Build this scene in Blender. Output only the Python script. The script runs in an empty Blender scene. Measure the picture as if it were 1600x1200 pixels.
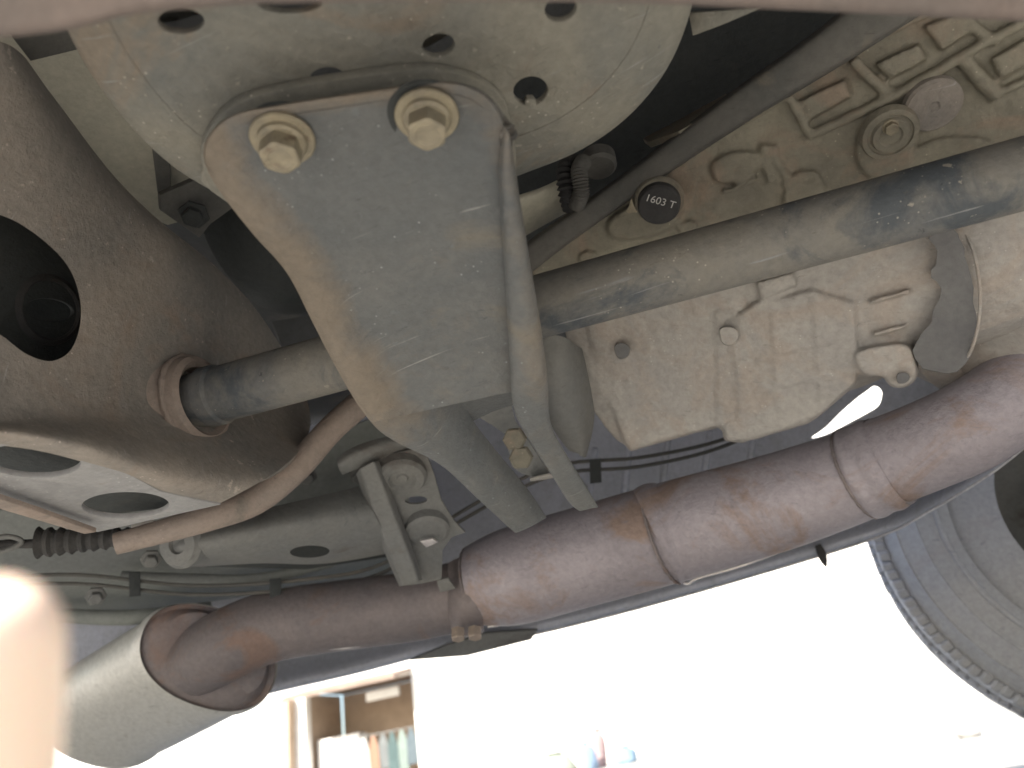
import bpy, bmesh, math, random
from mathutils import Vector, Matrix, Quaternion
random.seed(7)
sc = bpy.context.scene
COL = sc.collection

# ------------------------------------------------------------------ camera
FPX = 1180.0
CAM = Vector((0, 0, .12))
YAW, PITCH, ROLL = math.radians(15), math.radians(27), math.radians(10)
fw = Vector((-math.sin(YAW)*math.cos(PITCH), math.cos(YAW)*math.cos(PITCH), math.sin(PITCH)))
r0 = Vector((math.cos(YAW), math.sin(YAW), 0)); u0 = r0.cross(fw)
RT = r0*math.cos(ROLL) - u0*math.sin(ROLL)
UP = r0*math.sin(ROLL) + u0*math.cos(ROLL)
cd = bpy.data.cameras.new('camera'); cam = bpy.data.objects.new('camera', cd); COL.objects.link(cam)
cam.matrix_world = Matrix(((RT.x, UP.x, -fw.x, CAM.x), (RT.y, UP.y, -fw.y, CAM.y), (RT.z, UP.z, -fw.z, CAM.z), (0, 0, 0, 1)))
cd.sensor_width = 36; cd.lens = 36*FPX/1600; cd.clip_start = .01; cd.clip_end = 600
cd.dof.use_dof = True; cd.dof.focus_distance = .42; cd.dof.aperture_fstop = 9
sc.camera = cam

# ------------------------------------------------------------------ light
SUN_EL, SUN_AZ = 34, 200      # azimuth clockwise from +Y: the sun stands behind the camera, a little left
w = bpy.data.worlds.new("World"); sc.world = w; w.use_nodes = True
nt = w.node_tree; bg = nt.nodes['Background']
sky = nt.nodes.new('ShaderNodeTexSky'); sky.sky_type = 'NISHITA'; sky.sun_disc = False
sky.sun_elevation = math.radians(SUN_EL); sky.sun_rotation = math.radians(SUN_AZ)
sky.dust_density = 2.0
nt.links.new(sky.outputs[0], bg.inputs[0]); bg.inputs[1].default_value = .15
sl = bpy.data.lights.new('sun', 'SUN'); sl.energy = 5.0; sl.angle = math.radians(.5); sl.color = (1, .95, .87)
so = bpy.data.objects.new('sun', sl); COL.objects.link(so)
sv = Vector((math.sin(math.radians(SUN_AZ))*math.cos(math.radians(SUN_EL)), math.cos(math.radians(SUN_AZ))*math.cos(math.radians(SUN_EL)), math.sin(math.radians(SUN_EL))))
so.rotation_euler = sv.to_track_quat('Z', 'Y').to_euler(); so.location = sv*20
sc.view_settings.view_transform = 'Standard'; sc.view_settings.look = 'None'
sc.view_settings.exposure = 1.28; sc.view_settings.gamma = 1

# ------------------------------------------------------------------ helpers
def ray(x, y):
    return (RT*((x-800)/FPX) + UP*((600-y)/FPX) + fw).normalized()
def D(x, y, d): return CAM + ray(x, y)*d                     # a point d metres from the lens
def Zp(x, y, z):
    r = ray(x, y); return CAM + r*((z-CAM.z)/r.z)
def Yp(x, y, v):
    r = ray(x, y); return CAM + r*(v/r.y)
def Pn(x, y, pl):
    r = ray(x, y); n, p = pl; return CAM + r*((p-CAM).dot(n)/r.dot(n))
def plane3(a, b, c):
    a, b, c = D(*a), D(*b), D(*c); n = (b-a).cross(c-a).normalized()
    if n.dot(fw) < 0: n = -n
    return (n, a)
def zplane(z): return (Vector((0, 0, 1)), Vector((0, 0, z)))
def cr(pts, n=6, closed=False):
    """Catmull-Rom through tuples of any length"""
    out = []; N = len(pts)
    rng = range(N) if closed else range(N-1)
    for i in rng:
        if closed: p = [pts[(i+k-1) % N] for k in range(4)]
        else: p = [pts[max(0, min(N-1, i+k-1))] for k in range(4)]
        for j in range(n):
            t = j/n
            out.append(tuple(.5*((2*b) + (-a+c)*t + (2*a-5*b+4*c-d)*t*t + (-a+3*b-3*c+d)*t**3) for a, b, c, d in zip(*p)))
    if not closed: out.append(tuple(pts[-1]))
    return out

def link(name, me, mat, parent=None, smooth=True, label=None):
    o = bpy.data.objects.new(name, me); COL.objects.link(o)
    if mat and not me.materials: me.materials.append(mat)
    if smooth:
        me.polygons.foreach_set('use_smooth', [True]*len(me.polygons))
    if parent: setpar(o, parent)
    if label: o['label'] = label
    return o
def setpar(o, p):
    o.parent = p
    m = p.matrix_basis.copy(); q = p.parent
    while q: m = q.matrix_basis @ q.matrix_basis.Identity(4) @ m; q = q.parent
    pw = world(p); o.matrix_parent_inverse = pw.inverted()
def world(o):
    m = o.matrix_basis.copy()
    if o.parent: m = world(o.parent) @ o.matrix_parent_inverse @ m
    return m
def bake(o):
    dg = bpy.context.evaluated_depsgraph_get(); dg.update()
    me = bpy.data.meshes.new_from_object(o.evaluated_get(dg))
    o.modifiers.clear(); old = o.data; o.data = me
    return o
def autosmooth(o, ang=40):
    me = o.data; bm = bmesh.new(); bm.from_mesh(me)
    for e in bm.edges:
        if len(e.link_faces) == 2 and e.calc_face_angle(0) > math.radians(ang): e.smooth = False
    for f in bm.faces: f.smooth = True
    bm.to_mesh(me); bm.free()

def loft(name, rows, mat, parent=None, thick=.003, sub=2, label=None, off=1, fine=1):
    """grid of (px,py,dist) or Vectors; solid sheet behind it"""
    vs = []; H = len(rows); W = len(rows[0])
    for r in rows:
        for p in r: vs.append(p if isinstance(p, Vector) else D(*p))
    fs = [(i*W+j, i*W+j+1, (i+1)*W+j+1, (i+1)*W+j) for i in range(H-1) for j in range(W-1)]
    me = bpy.data.meshes.new(name); me.from_pydata(vs, [], fs)
    bm = bmesh.new(); bm.from_mesh(me)
    c = sum((f.normal.dot(f.calc_center_median()-CAM) for f in bm.faces))
    if c > 0: bmesh.ops.reverse_faces(bm, faces=bm.faces)
    bm.to_mesh(me); bm.free()
    o = link(name, me, mat, parent, label=label)
    if sub:
        m = o.modifiers.new('s', 'SUBSURF'); m.levels = sub; m.render_levels = sub; m.boundary_smooth = 'PRESERVE_CORNERS'
    if thick:
        m = o.modifiers.new('t', 'SOLIDIFY'); m.thickness = thick; m.offset = -1
    bake(o); autosmooth(o, 50)
    return o

def plate(name, pts, pl, mat, parent=None, thick=.003, holes=(), bevel=.0006, smooth=0, label=None, rise=0):
    """flat plate: outline in picture px dropped on a plane in space, own thickness; rise moves it towards the viewer"""
    n, p0 = pl
    if n.dot(ray(*pts[0][:2])) < 0: n = -n
    pl = (n, p0 - n*rise)
    loops = []
    for L, s in [(pts, smooth)] + [(h, 5) for h in holes]:
        q = cr(L, s, True) if s else L
        loops.append([Pn(x, y, pl) for x, y in q])
    a = loops[0][0]; ex = n.orthogonal().normalized(); ey = n.cross(ex)
    cu = bpy.data.curves.new(name, 'CURVE'); cu.dimensions = '2D'; cu.fill_mode = 'BOTH'
    for L in loops:
        sp = cu.splines.new('POLY'); sp.points.add(len(L)-1); sp.use_cyclic_u = True
        for k, v in enumerate(L):
            d = v-a; sp.points[k].co = (d.dot(ex), d.dot(ey), 0, 1)
    cu.extrude = max(thick/2-bevel, .0001); cu.bevel_depth = bevel; cu.bevel_resolution = 1; cu.offset = -bevel
    o = bpy.data.objects.new(name, cu); COL.objects.link(o)
    dg = bpy.context.evaluated_depsgraph_get(); dg.update()
    me = bpy.data.meshes.new_from_object(o.evaluated_get(dg))
    COL.objects.unlink(o); bpy.data.objects.remove(o)
    M = Matrix(((ex.x, ey.x, n.x, a.x), (ex.y, ey.y, n.y, a.y), (ex.z, ey.z, n.z, a.z), (0, 0, 0, 1))) @ Matrix.Translation((0, 0, thick/2))
    me.transform(M); me.materials.clear()
    bm = bmesh.new(); bm.from_mesh(me); bmesh.ops.remove_doubles(bm, verts=bm.verts, dist=1e-5)
    bmesh.ops.recalc_face_normals(bm, faces=bm.faces); bm.to_mesh(me); bm.free()
    o = link(name, me, mat, parent, label=label); autosmooth(o, 35)
    return o
def ell(cx, cy, rx, ry, rot=0, n=14):
    c, s = math.cos(math.radians(rot)), math.sin(math.radians(rot))
    return [(cx+rx*math.cos(t)*c-ry*math.sin(t)*s, cy+rx*math.cos(t)*s+ry*math.sin(t)*c) for t in [2*math.pi*k/n for k in range(n)]]

def tube_mesh(pts, rads, seg=24, cap=True):
    bm = bmesh.new(); rings = []; N = len(pts); prev = None
    for i, p in enumerate(pts):
        t = (pts[min(N-1, i+1)]-pts[max(0, i-1)]).normalized()
        if prev is None: u = t.orthogonal().normalized()
        else: u = (prev - t*prev.dot(t)).normalized()
        prev = u; v = t.cross(u); r = rads[i] if hasattr(rads, '__len__') else rads
        rings.append([bm.verts.new(p + (u*math.cos(a)+v*math.sin(a))*r) for a in [2*math.pi*k/seg for k in range(seg)]])
    for a, b in zip(rings, rings[1:]):
        for k in range(seg): bm.faces.new((a[k], a[(k+1) % seg], b[(k+1) % seg], b[k]))
    if cap: bm.faces.new(rings[0][::-1]); bm.faces.new(rings[-1])
    bmesh.ops.recalc_face_normals(bm, faces=bm.faces)
    return bm
def frombm(name, bm, mat, parent=None, label=None, ang=40):
    me = bpy.data.meshes.new(name); bm.to_mesh(me); bm.free()
    o = link(name, me, mat, parent, label=label); autosmooth(o, ang); return o
def tube(name, path, mat, parent=None, n=6, seg=24, label=None):
    """path: (px, py, dist, radius_px)"""
    q = cr(path, n) if n else path
    pts = [D(a, b, d) for a, b, d, r in q]
    rad = [r/FPX*(D(a, b, d)-CAM).dot(fw) for a, b, d, r in q]
    return frombm(name, tube_mesh(pts, rad, seg), mat, parent, label)
def lathe(name, A, ax, prof, mat, parent=None, seg=40, label=None, ang=30):
    """prof: (along, radius)"""
    ax = ax.normalized(); u = ax.orthogonal().normalized(); v = ax.cross(u)
    bm = bmesh.new(); rings = []
    for s, r in prof:
        rings.append([bm.verts.new(A+ax*s+(u*math.cos(a)+v*math.sin(a))*max(r, 1e-5)) for a in [2*math.pi*k/seg for k in range(seg)]])
    for a, b in zip(rings, rings[1:]):
        for k in range(seg): bm.faces.new((a[k], a[(k+1) % seg], b[(k+1) % seg], b[k]))
    bmesh.ops.recalc_face_normals(bm, faces=bm.faces)
    return frombm(name, bm, mat, parent, label, ang)
def cut(o, outline, d1, d2, smooth=5):
    q = cr(outline, smooth, True) if smooth else outline
    n = len(q); vs = [D(x, y, d1) for x, y in q] + [D(x, y, d2) for x, y in q]
    fs = [tuple(range(n))[::-1], tuple(range(n, 2*n))] + [(k, (k+1) % n, n+(k+1) % n, n+k) for k in range(n)]
    me = bpy.data.meshes.new('cutter'); me.from_pydata(vs, [], fs)
    bm = bmesh.new(); bm.from_mesh(me); bmesh.ops.recalc_face_normals(bm, faces=bm.faces); bm.to_mesh(me); bm.free()
    c = bpy.data.objects.new('cutter', me); COL.objects.link(c)
    m = o.modifiers.new('b', 'BOOLEAN'); m.operation = 'DIFFERENCE'; m.object = c; m.solver = 'EXACT'
    bake(o); bpy.data.objects.remove(c); autosmooth(o, 50)
def rough_up(o, amp, scale):
    """cast-metal unevenness pushed into the real mesh"""
    from mathutils import noise
    me = o.data; n = len(me.vertices)
    co = [0.]*(3*n); me.vertices.foreach_get('co', co)
    no = [0.]*(3*n); me.vertex_normals.foreach_get('vector', no)
    for i in range(n):
        k = 3*i; a = amp*noise.noise((co[k]*scale, co[k+1]*scale, co[k+2]*scale))
        co[k] += no[k]*a; co[k+1] += no[k+1]*a; co[k+2] += no[k+2]*a
    me.vertices.foreach_set('co', co); me.update()

# ------------------------------------------------------------------ materials
def mat(name, c1, c2, c3=None, amt=.5, rough=.7, metal=0., scale=12, bump=.25, speck=.0, c4=None, amt4=.62, spec=.4, fine=220, dust=None):
    m = bpy.data.materials.new(name); m.use_nodes = True; t = m.node_tree; N = t.nodes; L = t.links
    b = N['Principled BSDF']; tc = N.new('ShaderNodeTexCoord')
    def noise_(s, det=8, dist=0., rgh=.6):
        n = N.new('ShaderNodeTexNoise'); n.inputs['Scale'].default_value = s; n.inputs['Detail'].default_value = det
        n.inputs['Roughness'].default_value = rgh; n.inputs['Distortion'].default_value = dist
        L.new(tc.outputs['Object'], n.inputs['Vector']); return n
    def ramp(src, a, bb):
        r = N.new('ShaderNodeMapRange'); r.inputs[1].default_value = a; r.inputs[2].default_value = bb; L.new(src, r.inputs[0]); return r.outputs[0]
    def mix(f, a, bb):
        x = N.new('ShaderNodeMix'); x.data_type = 'RGBA'
        if isinstance(f, float): x.inputs[0].default_value = f
        else: L.new(f, x.inputs[0])
        for i, v in ((6, a), (7, bb)):
            if isinstance(v, tuple): x.inputs[i].default_value = (*v, 1)
            else: L.new(v, x.inputs[i])
        return x.outputs[2]
    n1 = noise_(scale, 9, .4); col = mix(ramp(n1.outputs[0], .36, .64), c1, c2)
    n0 = noise_(fine, 6, 0, .7)
    if c3:
        n2 = noise_(scale*.8+3.3, 10, 1.2, .65); col = mix(ramp(n2.outputs[0], amt, amt+.12), col, c3)
    if c4:
        n4 = noise_(scale*3.1+1.7, 10, .6, .75); col = mix(ramp(n4.outputs[0], amt4, amt4+.03), col, c4)
    if c3:
        mpn = N.new('ShaderNodeMapping'); mpn.inputs['Scale'].default_value = (1, 6, 2); mpn.inputs['Rotation'].default_value = (.3, .5, .9)
        L.new(tc.outputs['Object'], mpn.inputs['Vector'])
        ns = noise_(scale*7, 6, .3, .7); L.new(mpn.outputs[0], ns.inputs['Vector'])
        col = mix(ramp(ns.outputs[0], .60, .74), col, tuple(x*.62 for x in c1))
        if speck >= .5:
            for rot, sc_ in (((.2, .1, .7), (2, 60, 6)), ((.5, -.2, -.5), (3, 70, 8))):
                mq = N.new('ShaderNodeMapping'); mq.inputs['Scale'].default_value = sc_; mq.inputs['Rotation'].default_value = rot
                L.new(tc.outputs['Object'], mq.inputs['Vector']); nq = noise_(6, 3, .1, .5); L.new(mq.outputs[0], nq.inputs['Vector'])
                col = mix(ramp(nq.outputs[0], .70, .76), col, tuple(x*1.5+.03 for x in c2))
        n6 = noise_(scale*9+5, 5, 0, .6)
        if speck >= .5: col = mix(ramp(n6.outputs[0], .66, .70), col, tuple(min(1, x*1.35) for x in c1))
    if speck:
        v = N.new('ShaderNodeTexVoronoi'); v.inputs['Scale'].default_value = 260; L.new(tc.outputs['Object'], v.inputs['Vector'])
        n5 = noise_(40, 3)
        s1 = ramp(v.outputs['Distance'], .16, .08); s2 = ramp(n5.outputs[0], .54, .6)
        mm = N.new('ShaderNodeMath'); mm.operation = 'MULTIPLY'; L.new(s1, mm.inputs[0]); L.new(s2, mm.inputs[1])
        mm2 = N.new('ShaderNodeMath'); mm2.operation = 'MULTIPLY'; L.new(mm.outputs[0], mm2.inputs[0]); mm2.inputs[1].default_value = speck
        col = mix(mm2.outputs[0], col, tuple(min(1, x*2.2+.05) for x in c1))
    if dust:
        at = N.new('ShaderNodeAttribute'); at.attribute_name = 'dust'
        nd = noise_(26, 10, 1.0, .75); ad = N.new('ShaderNodeMath'); ad.operation = 'ADD'; L.new(at.outputs['Fac'], ad.inputs[0]); nr = ramp(nd.outputs[0], .25, .75); L.new(nr, ad.inputs[1])
        col = mix(ramp(ad.outputs[0], .62, 1.45), col, dust)
    g = N.new('ShaderNodeMix'); g.data_type = 'RGBA'; g.blend_type = 'MULTIPLY'; g.inputs[0].default_value = .5
    L.new(col, g.inputs[6]); L.new(n0.outputs[0], g.inputs[7])
    gg = N.new('ShaderNodeMix'); gg.data_type = 'RGBA'; gg.blend_type = 'MULTIPLY'; gg.inputs[0].default_value = 1
    L.new(g.outputs[2], gg.inputs[6]); gg.inputs[7].default_value = (1.33, 1.33, 1.33, 1)
    L.new(gg.outputs[2], b.inputs['Base Color'])
    rr = N.new('ShaderNodeMapRange'); L.new(n1.outputs[0], rr.inputs[0]); rr.inputs[1].default_value = .3; rr.inputs[2].default_value = .7
    rr.inputs[3].default_value = max(.05, rough-.1); rr.inputs[4].default_value = min(1, rough+.12); L.new(rr.outputs[0], b.inputs['Roughness'])
    b.inputs['Metallic'].default_value = metal; b.inputs['Specular IOR Level'].default_value = spec
    if bump:
        bp = N.new('ShaderNodeBump'); bp.inputs['Strength'].default_value = bump; bp.inputs['Distance'].default_value = .0026
        a = N.new('ShaderNodeMath'); a.operation = 'ADD'; nb = noise_(scale*4, 8, .2); L.new(nb.outputs[0], a.inputs[0]); L.new(n0.outputs[0], a.inputs[1])
        L.new(a.outputs[0], bp.inputs['Height']); L.new(bp.outputs[0], b.inputs['Normal'])
    return m
DUST = (.30, .26, .19); RUST = (.22, .13, .075); BLK = (.035, .038, .04)
M = {}
M['dish'] = mat('dusty_grey_steel', (.235, .225, .19), (.155, .16, .152), (.215, .185, .15), .54, .7, 0, 13, .55, .6, (.12, .13, .13), .67)
M['bracket'] = mat('worn_blue_black_paint', (.10, .108, .112), (.14, .143, .14), (.155, .145, .125), .58, .5, 0, 13, .5, 1., (.07, .08, .085), .68, dust=(.175, .148, .117))
M['rim'] = mat('dusty_bracket_edge', (.24, .205, .15), (.18, .17, .145), (.26, .17, .105), .54, .65, 0, 20, .4, 1.)
M['bolt'] = mat('yellow_zinc_steel', (.33, .29, .205), (.24, .215, .165), (.17, .13, .095), .58, .42, .35, 90, .25, 0)
M['cross'] = mat('brown_dusty_crossmember', (.29, .255, .22), (.19, .18, .168), (.255, .207, .17), .55, .8, 0, 10, .6, .5, (.075, .07, .07), .66)
M['crosslow'] = mat('grey_underside_plate', (.29, .29, .295), (.24, .24, .24), (.23, .20, .17), .62, .6, 0, 16, .2, .4)
M['shaft'] = mat('weathered_tube_paint', (.20, .187, .16), (.12, .123, .125), (.07, .08, .09), .50, .65, 0, 16, .4, .5, (.055, .06, .065), .64)
M['rod'] = mat('rusty_brown_rod', (.25, .21, .185), (.28, .225, .19), (.19, .165, .145), .55, .7, 0, 22, .4, .3)
M['cast'] = mat('dusty_cast_alloy', (.25, .232, .18), (.185, .172, .14), (.24, .195, .15), .52, .62, .15, 17, .45, .3)
M['castlow'] = mat('pale_cast_alloy', (.42, .40, .37), (.34, .325, .31), (.37, .33, .295), .5, .6, .15, 13, .45, .3)
M['peel'] = mat('peeled_grey_coating', (.115, .115, .12), (.15, .15, .15), None, .5, .55, 0, 22, .3)
M['black'] = mat('black_underseal_and_shade', (.035, .04, .042), (.055, .06, .06), (.07, .07, .065), .62, .75, 0, 8, .4)  # also gives shaded holes and voids their black
M['bar'] = mat('dark_grey_tube', (.12, .115, .105), (.09, .09, .085), (.15, .135, .11), .58, .7, 0, 12, .3)
M['floor'] = mat('dark_floor_shade', (.055, .06, .066), (.08, .082, .085), (.12, .115, .105), .58, .7, 0, 5, .3)  # dark tone stands in for shade up in the voids
M['olive'] = mat('olive_floor_paint', (.46, .44, .36), (.38, .37, .31), None, .5, .7, 0, 9, .2)
M['pipe'] = mat('heat_browned_steel', (.225, .195, .195), (.17, .155, .165), (.21, .15, .13), .5, .55, .3, 11, .5, .0, (.12, .095, .09), .70)
M['reson'] = mat('flare_paled_heat_tinted_steel', (.39, .36, .395), (.31, .285, .315), (.31, .235, .205), .5, .52, .3, 9, .5, .0, (.16, .13, .125), .70)  # base paled towards mauve to carry the lens flare veil
M['muffler'] = mat('satin_aluminised_steel', (.62, .62, .60), (.57, .57, .55), (.42, .40, .36), .62, .38, .55, 10, .15)
M['lip'] = mat('pale_lit_edge', (.66, .64, .64), (.5, .48, .5), None, .5, .35, .6, 60, .2)  # pale metal carries the outside light along the lower edges
M['shield'] = mat('flare_paled_heat_shield', (.50, .52, .60), (.44, .46, .52), (.40, .41, .45), .55, .5, .3, 6, .3)  # light bluish base imitates flare over the shield
M['green'] = mat('grey_green_panel', (.22, .235, .22), (.175, .185, .185), None, .5, .7, 0, 7, .2)
M['arm'] = mat('dusty_grey_arm', (.15, .155, .155), (.19, .19, .18), (.12, .11, .10), .55, .6, 0, 12, .35)
M['rubber'] = mat('black_rubber', (.035, .035, .037), (.06, .058, .056), None, .5, .75, 0, 20, .5)
M['tyre'] = mat('flare_paled_tyre_rubber', (.33, .34, .37), (.36, .37, .395), (.34, .34, .36), .58, .8, 0, 9, .4)  # rubber lightened and blued to stand in for lens flare
M['sill'] = mat('brown_blurred_sill', (.17, .135, .12), (.14, .12, .11), (.26, .22, .14), .60, .7, 0, 26, .3)
M['letters'] = mat('worn_white_print', (.6, .6, .58), (.5, .5, .48), None, bump=0)
M['ground'] = mat('pale_concrete', (.46, .44, .40), (.40, .385, .35), (.34, .32, .29), .58, .9, 0, .8, .3, fine=40)
def flat(name, c, rough=.8):
    return mat(name, c, tuple(x*.85 for x in c), None, .5, rough, 0, 2, 0, fine=20)

# ------------------------------------------------------------------ setting
def struct(o): o['kind'] = 'structure'; return o
me = bpy.data.meshes.new('ground'); me.from_pydata([(-250, -250, 0), (250, -250, 0), (250, 250, 0), (-250, 250, 0)], [], [(0, 1, 2, 3)])
struct(link('ground', me, M['ground'], smooth=False))

# ================================================================== THE CAR
car = bpy.data.objects.new('car', None); COL.objects.link(car); car.location = (-.2, .45, 0)
car['label'] = 'dusty underside of an old car with perforated plate, bolted bracket, gearbox and exhaust'; car['category'] = 'car'
def group_(name, label=None):
    e = bpy.data.objects.new(name, None); COL.objects.link(e); setpar(e, car)
    if label: e['label'] = label
    return e

# ---- floor pan above everything
def box(name, lo, hi, m, parent=None, bev=0, label=None):
    bm = bmesh.new(); bmesh.ops.create_cube(bm, size=1)
    for v in bm.verts: v.co = Vector([lo[i] if v.co[i] < 0 else hi[i] for i in range(3)])
    if bev: bmesh.ops.bevel(bm, geom=bm.edges[:], offset=bev, segments=2, affect='EDGES')
    return frombm(name, bm, m, parent, label, 35)
box('floor_pan', (-2.4, .055, .56), (1.5, .86, .575), M['floor'], car, .01, 'floor pan above the parts, coloured dark for shade')

box('rocker_panel', (-2.4, .0, .295), (1.5, .05, .62), M['sill'], car, .008, 'rocker panel above the sill flange')
# ---- near sill flange, out of focus along the top
sillpts_low = cr([(-260, 90), (0, 60), (110, 46), (200, 24), (300, 13), (480, 4), (900, 3), (1200, 14), (1600, 34), (1900, 52)], 5)
rows = []
for dz, dy in ((.0, 0), (-.004, -3), (-.004, -14), (.0, -60), (.004, -150), (.02, -240)):
    rows.append([Zp(x, y+dy, .285+dz) for x, y in sillpts_low])
loft('door_sill', rows, M['sill'], car, .004, 1, 'brown sill flange nearest the lens, out of focus')

# ---- round perforated plate
ZD = .362
outer = cr([(70, -160), (60, -60), (100, 40), (150, 130), (225, 222), (310, 288), (420, 330), (600, 340), (740, 305), (812, 275), (900, 240), (975, 190), (1035, 122), (1072, 45), (1090, -40), (1080, -160)], 4)
inner = []
cx0, cy0 = 590, -120
for x, y in outer: inner.append((cx0+(x-cx0)*.87, cy0+(y-cy0)*.87))
pl_parent = group_('round_plate', 'round grey plate with punched holes above the bracket')
closed = inner + [(980, -260), (590, -300), (180, -260)]
holes = [ell(283, 34, 36, 19, 0), ell(452, 4, 52, 17, 0), ell(511, 121, 26, 15, -5), ell(685, 72, 25.5, 18, -12), ell(829, 143, 27, 22.5, -12), ell(876, 15, 25, 19, -15)]
face = plate('plate_face', closed, zplane(ZD), M['dish'], pl_parent, .0035, holes, .0006)
rows = [[Zp(x, y, ZD+.0005) for x, y in inner],
        [Zp(cx0+(x-cx0)*.985, cy0+(y-cy0)*.985, ZD+.008) for x, y in outer],
        [Zp(x, y, ZD+.012) for x, y in outer],
        [Zp(cx0+(x-cx0)*.995, cy0+(y-cy0)*.995, ZD+.022) for x, y in outer]]
loft('plate_rim', rows, M['dish'], pl_parent, .003, 1)
# inner pressed step seen through the holes, and a small bolt there
plate('back_plate', [(200, -60), (420, -90), (420, 10), (318, 22), (262, 36), (226, 20)], zplane(ZD+.02), M['dish'], pl_parent, .003, smooth=3)
plate('back_plate', [(640, 20), (700, 20), (705, 48), (690, 62), (655, 78), (640, 60)], zplane(ZD+.02), M['dish'], pl_parent, .003, smooth=3)
# small punched tab in the hole
plate('tab', [(820, 160), (824, 155), (834, 155), (838, 160), (838, 168), (820, 168)], zplane(ZD), M['dish'], pl_parent, .003)

# ---- mounting bracket
br = group_('mounting_bracket', 'blue-black pressed bracket bolted to the round plate, forked at its lower end')
Lc = cr([(322, 262, .318), (352, 318, .322), (400, 372, .330), (448, 425, .342), (484, 495, .356), (520, 565, .368), (556, 628, .380), (580, 660, .386)], 3)
Rc = cr([(795, 214, .292), (803, 262, .300), (813, 335, .312), (824, 400, .324), (834, 460, .338), (842, 512, .352), (850, 560, .364), (853, 600, .374)], 3)
topc = cr([(322, 262, .318), (317, 235, .312), (330, 205, .306), (365, 178, .300), (430, 164, .295), (520, 150, .290), (600, 138, .287), (680, 127, .283), (735, 134, .281), (775, 164, .284), (795, 214, .292)], 3)
NC = 30
def samp(c, s):
    t = s*(len(c)-1); i = min(len(c)-2, int(t)); f = t-i
    return tuple(a+(b-a)*f for a, b in zip(c[i], c[i+1]))
def prof(s):      # height towards the viewer across the plate
    a = .0055*(1/(1+math.exp((s-.17)/.03)))
    edge = -.0035*math.exp(-(s/.02)**2)
    return a+edge
def profr(s): return -.0035*math.exp(-((1-s)/.02)**2)
rows = []
for k, s_row in enumerate([0, .012, .035, .07, .12]):      # from the rounded top edge inwards
    row = []
    for j in range(NC+1):
        s = j/NC
        a = samp(topc, s); b = (a[0]+(560-a[0])*s_row*1.5, a[1]+(330-a[1])*s_row, a[2])
        lift = [-.004, 0., .0012, .0004, 0][k]
        row.append((b[0], b[1], b[2]-lift))
    rows.append(row)
# plate body
main = []
NR = len(Lc)
for i in range(NR):
    l, r = Lc[i], Rc[i]; row = []
    for j in range(NC+1):
        s = j/NC
        x = l[0]+(r[0]-l[0])*s; y = l[1]+(r[1]-l[1])*s - 0*s; d = l[2]+(r[2]-l[2])*s
        # rows are bowed so that they follow the top curve near the top
        w_ = max(0, 1-i/6.)
        if w_ > 0:
            a = samp(topc, s); x = x*(1-w_)+a[0]*w_; y = y*(1-w_)+a[1]*w_; d = d*(1-w_)+a[2]*w_
        fall = min(1, i/6.)
        row.append((x, y, d - (prof(s)*fall) - profr(s)*fall))
    main.append(row)
allrows = [[(x, y, d+.006) for x, y, d in main[0]]] + [[(x, y, d+.0012) for x, y, d in main[0]]]
b2 = [(x+(560-x)*.012, y+(330-y)*.02, d-.0004) for x, y, d in main[0]]
allrows += [b2] + main[1:]
# material split: bracket plate in worn paint, rim of dust by column
pm = loft('bracket_plate', allrows, M['bracket'], br, .004, 1)
pm.data.materials.append(M['rim'])
# dusty rounded left shoulder; the pale tone is mostly dirt, partly light put in
def px_of(P):
    v = P-CAM; z = v.dot(fw); return 800+FPX*v.dot(RT)/z, 600-FPX*v.dot(UP)/z

def dust_attr(o, fn):
    at = o.data.attributes.new('dust', 'FLOAT', 'POINT')
    for i, v_ in enumerate(o.data.vertices): at.data[i].value = fn(*px_of(v_.co))
def seg_d(x, y, L):
    best = 1e9
    for (x0, y0), (x1, y1) in zip(L, L[1:]):
        dx, dy = x1-x0, y1-y0; t = max(0, min(1, ((x-x0)*dx+(y-y0)*dy)/(dx*dx+dy*dy))); best = min(best, math.hypot(x-x0-dx*t, y-y0-dy*t))
    return best
Lpoly = [(318, 235), (330, 290), (370, 340), (448, 425), (484, 495), (520, 565), (556, 628), (585, 670), (612, 690)]
Tpoly = [(318, 235), (330, 205), (365, 178), (430, 164), (600, 138), (700, 128)]
Rpoly = [(735, 140), (785, 180), (800, 250), (824, 400), (842, 512), (853, 600)]
def dust_rimlight(x, y):
    a = 1.05*max(0, 1-(seg_d(x, y, Lpoly)/84)**2)
    b = .75*max(0, 1-(seg_d(x, y, Tpoly)/26)**2); c = .4*max(0, 1-(seg_d(x, y, Rpoly)/42)**2)  # top rim paled as well for light on its rounded edge
    return max(a, b, c)*max(0, min(1, (720-y)/90))
dust_attr(pm, dust_rimlight)
# left leg
legL = [
 [(556, 628, .384), (566, 622, .379), (600, 610, .378), (650, 596, .380), (700, 585, .386)],
 [(580, 662, .390), (590, 650, .384), (620, 632, .383), (668, 612, .387), (712, 598, .396)],
 [(604, 684, .396), (618, 672, .390), (650, 654, .390), (690, 634, .396), (722, 620, .408)],
 [(650, 706, .410), (664, 698, .403), (690, 682, .404), (716, 664, .410), (734, 652, .422)],
 [(690, 724, .424), (702, 718, .417), (722, 704, .419), (744, 690, .425), (756, 680, .437)],
 [(730, 764, .446), (742, 757, .440), (760, 744, .441), (780, 730, .447), (790, 722, .459)],
 [(770, 801, .470), (782, 794, .464), (798, 783, .465), (816, 770, .470), (826, 764, .482)],
 [(800, 829, .486), (812, 824, .482), (828, 818, .483), (842, 811, .487), (852, 805, .496)],
 [(806, 833, .492), (817, 829, .490), (830, 823, .491), (844, 815, .494), (854, 809, .500)]]
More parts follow.
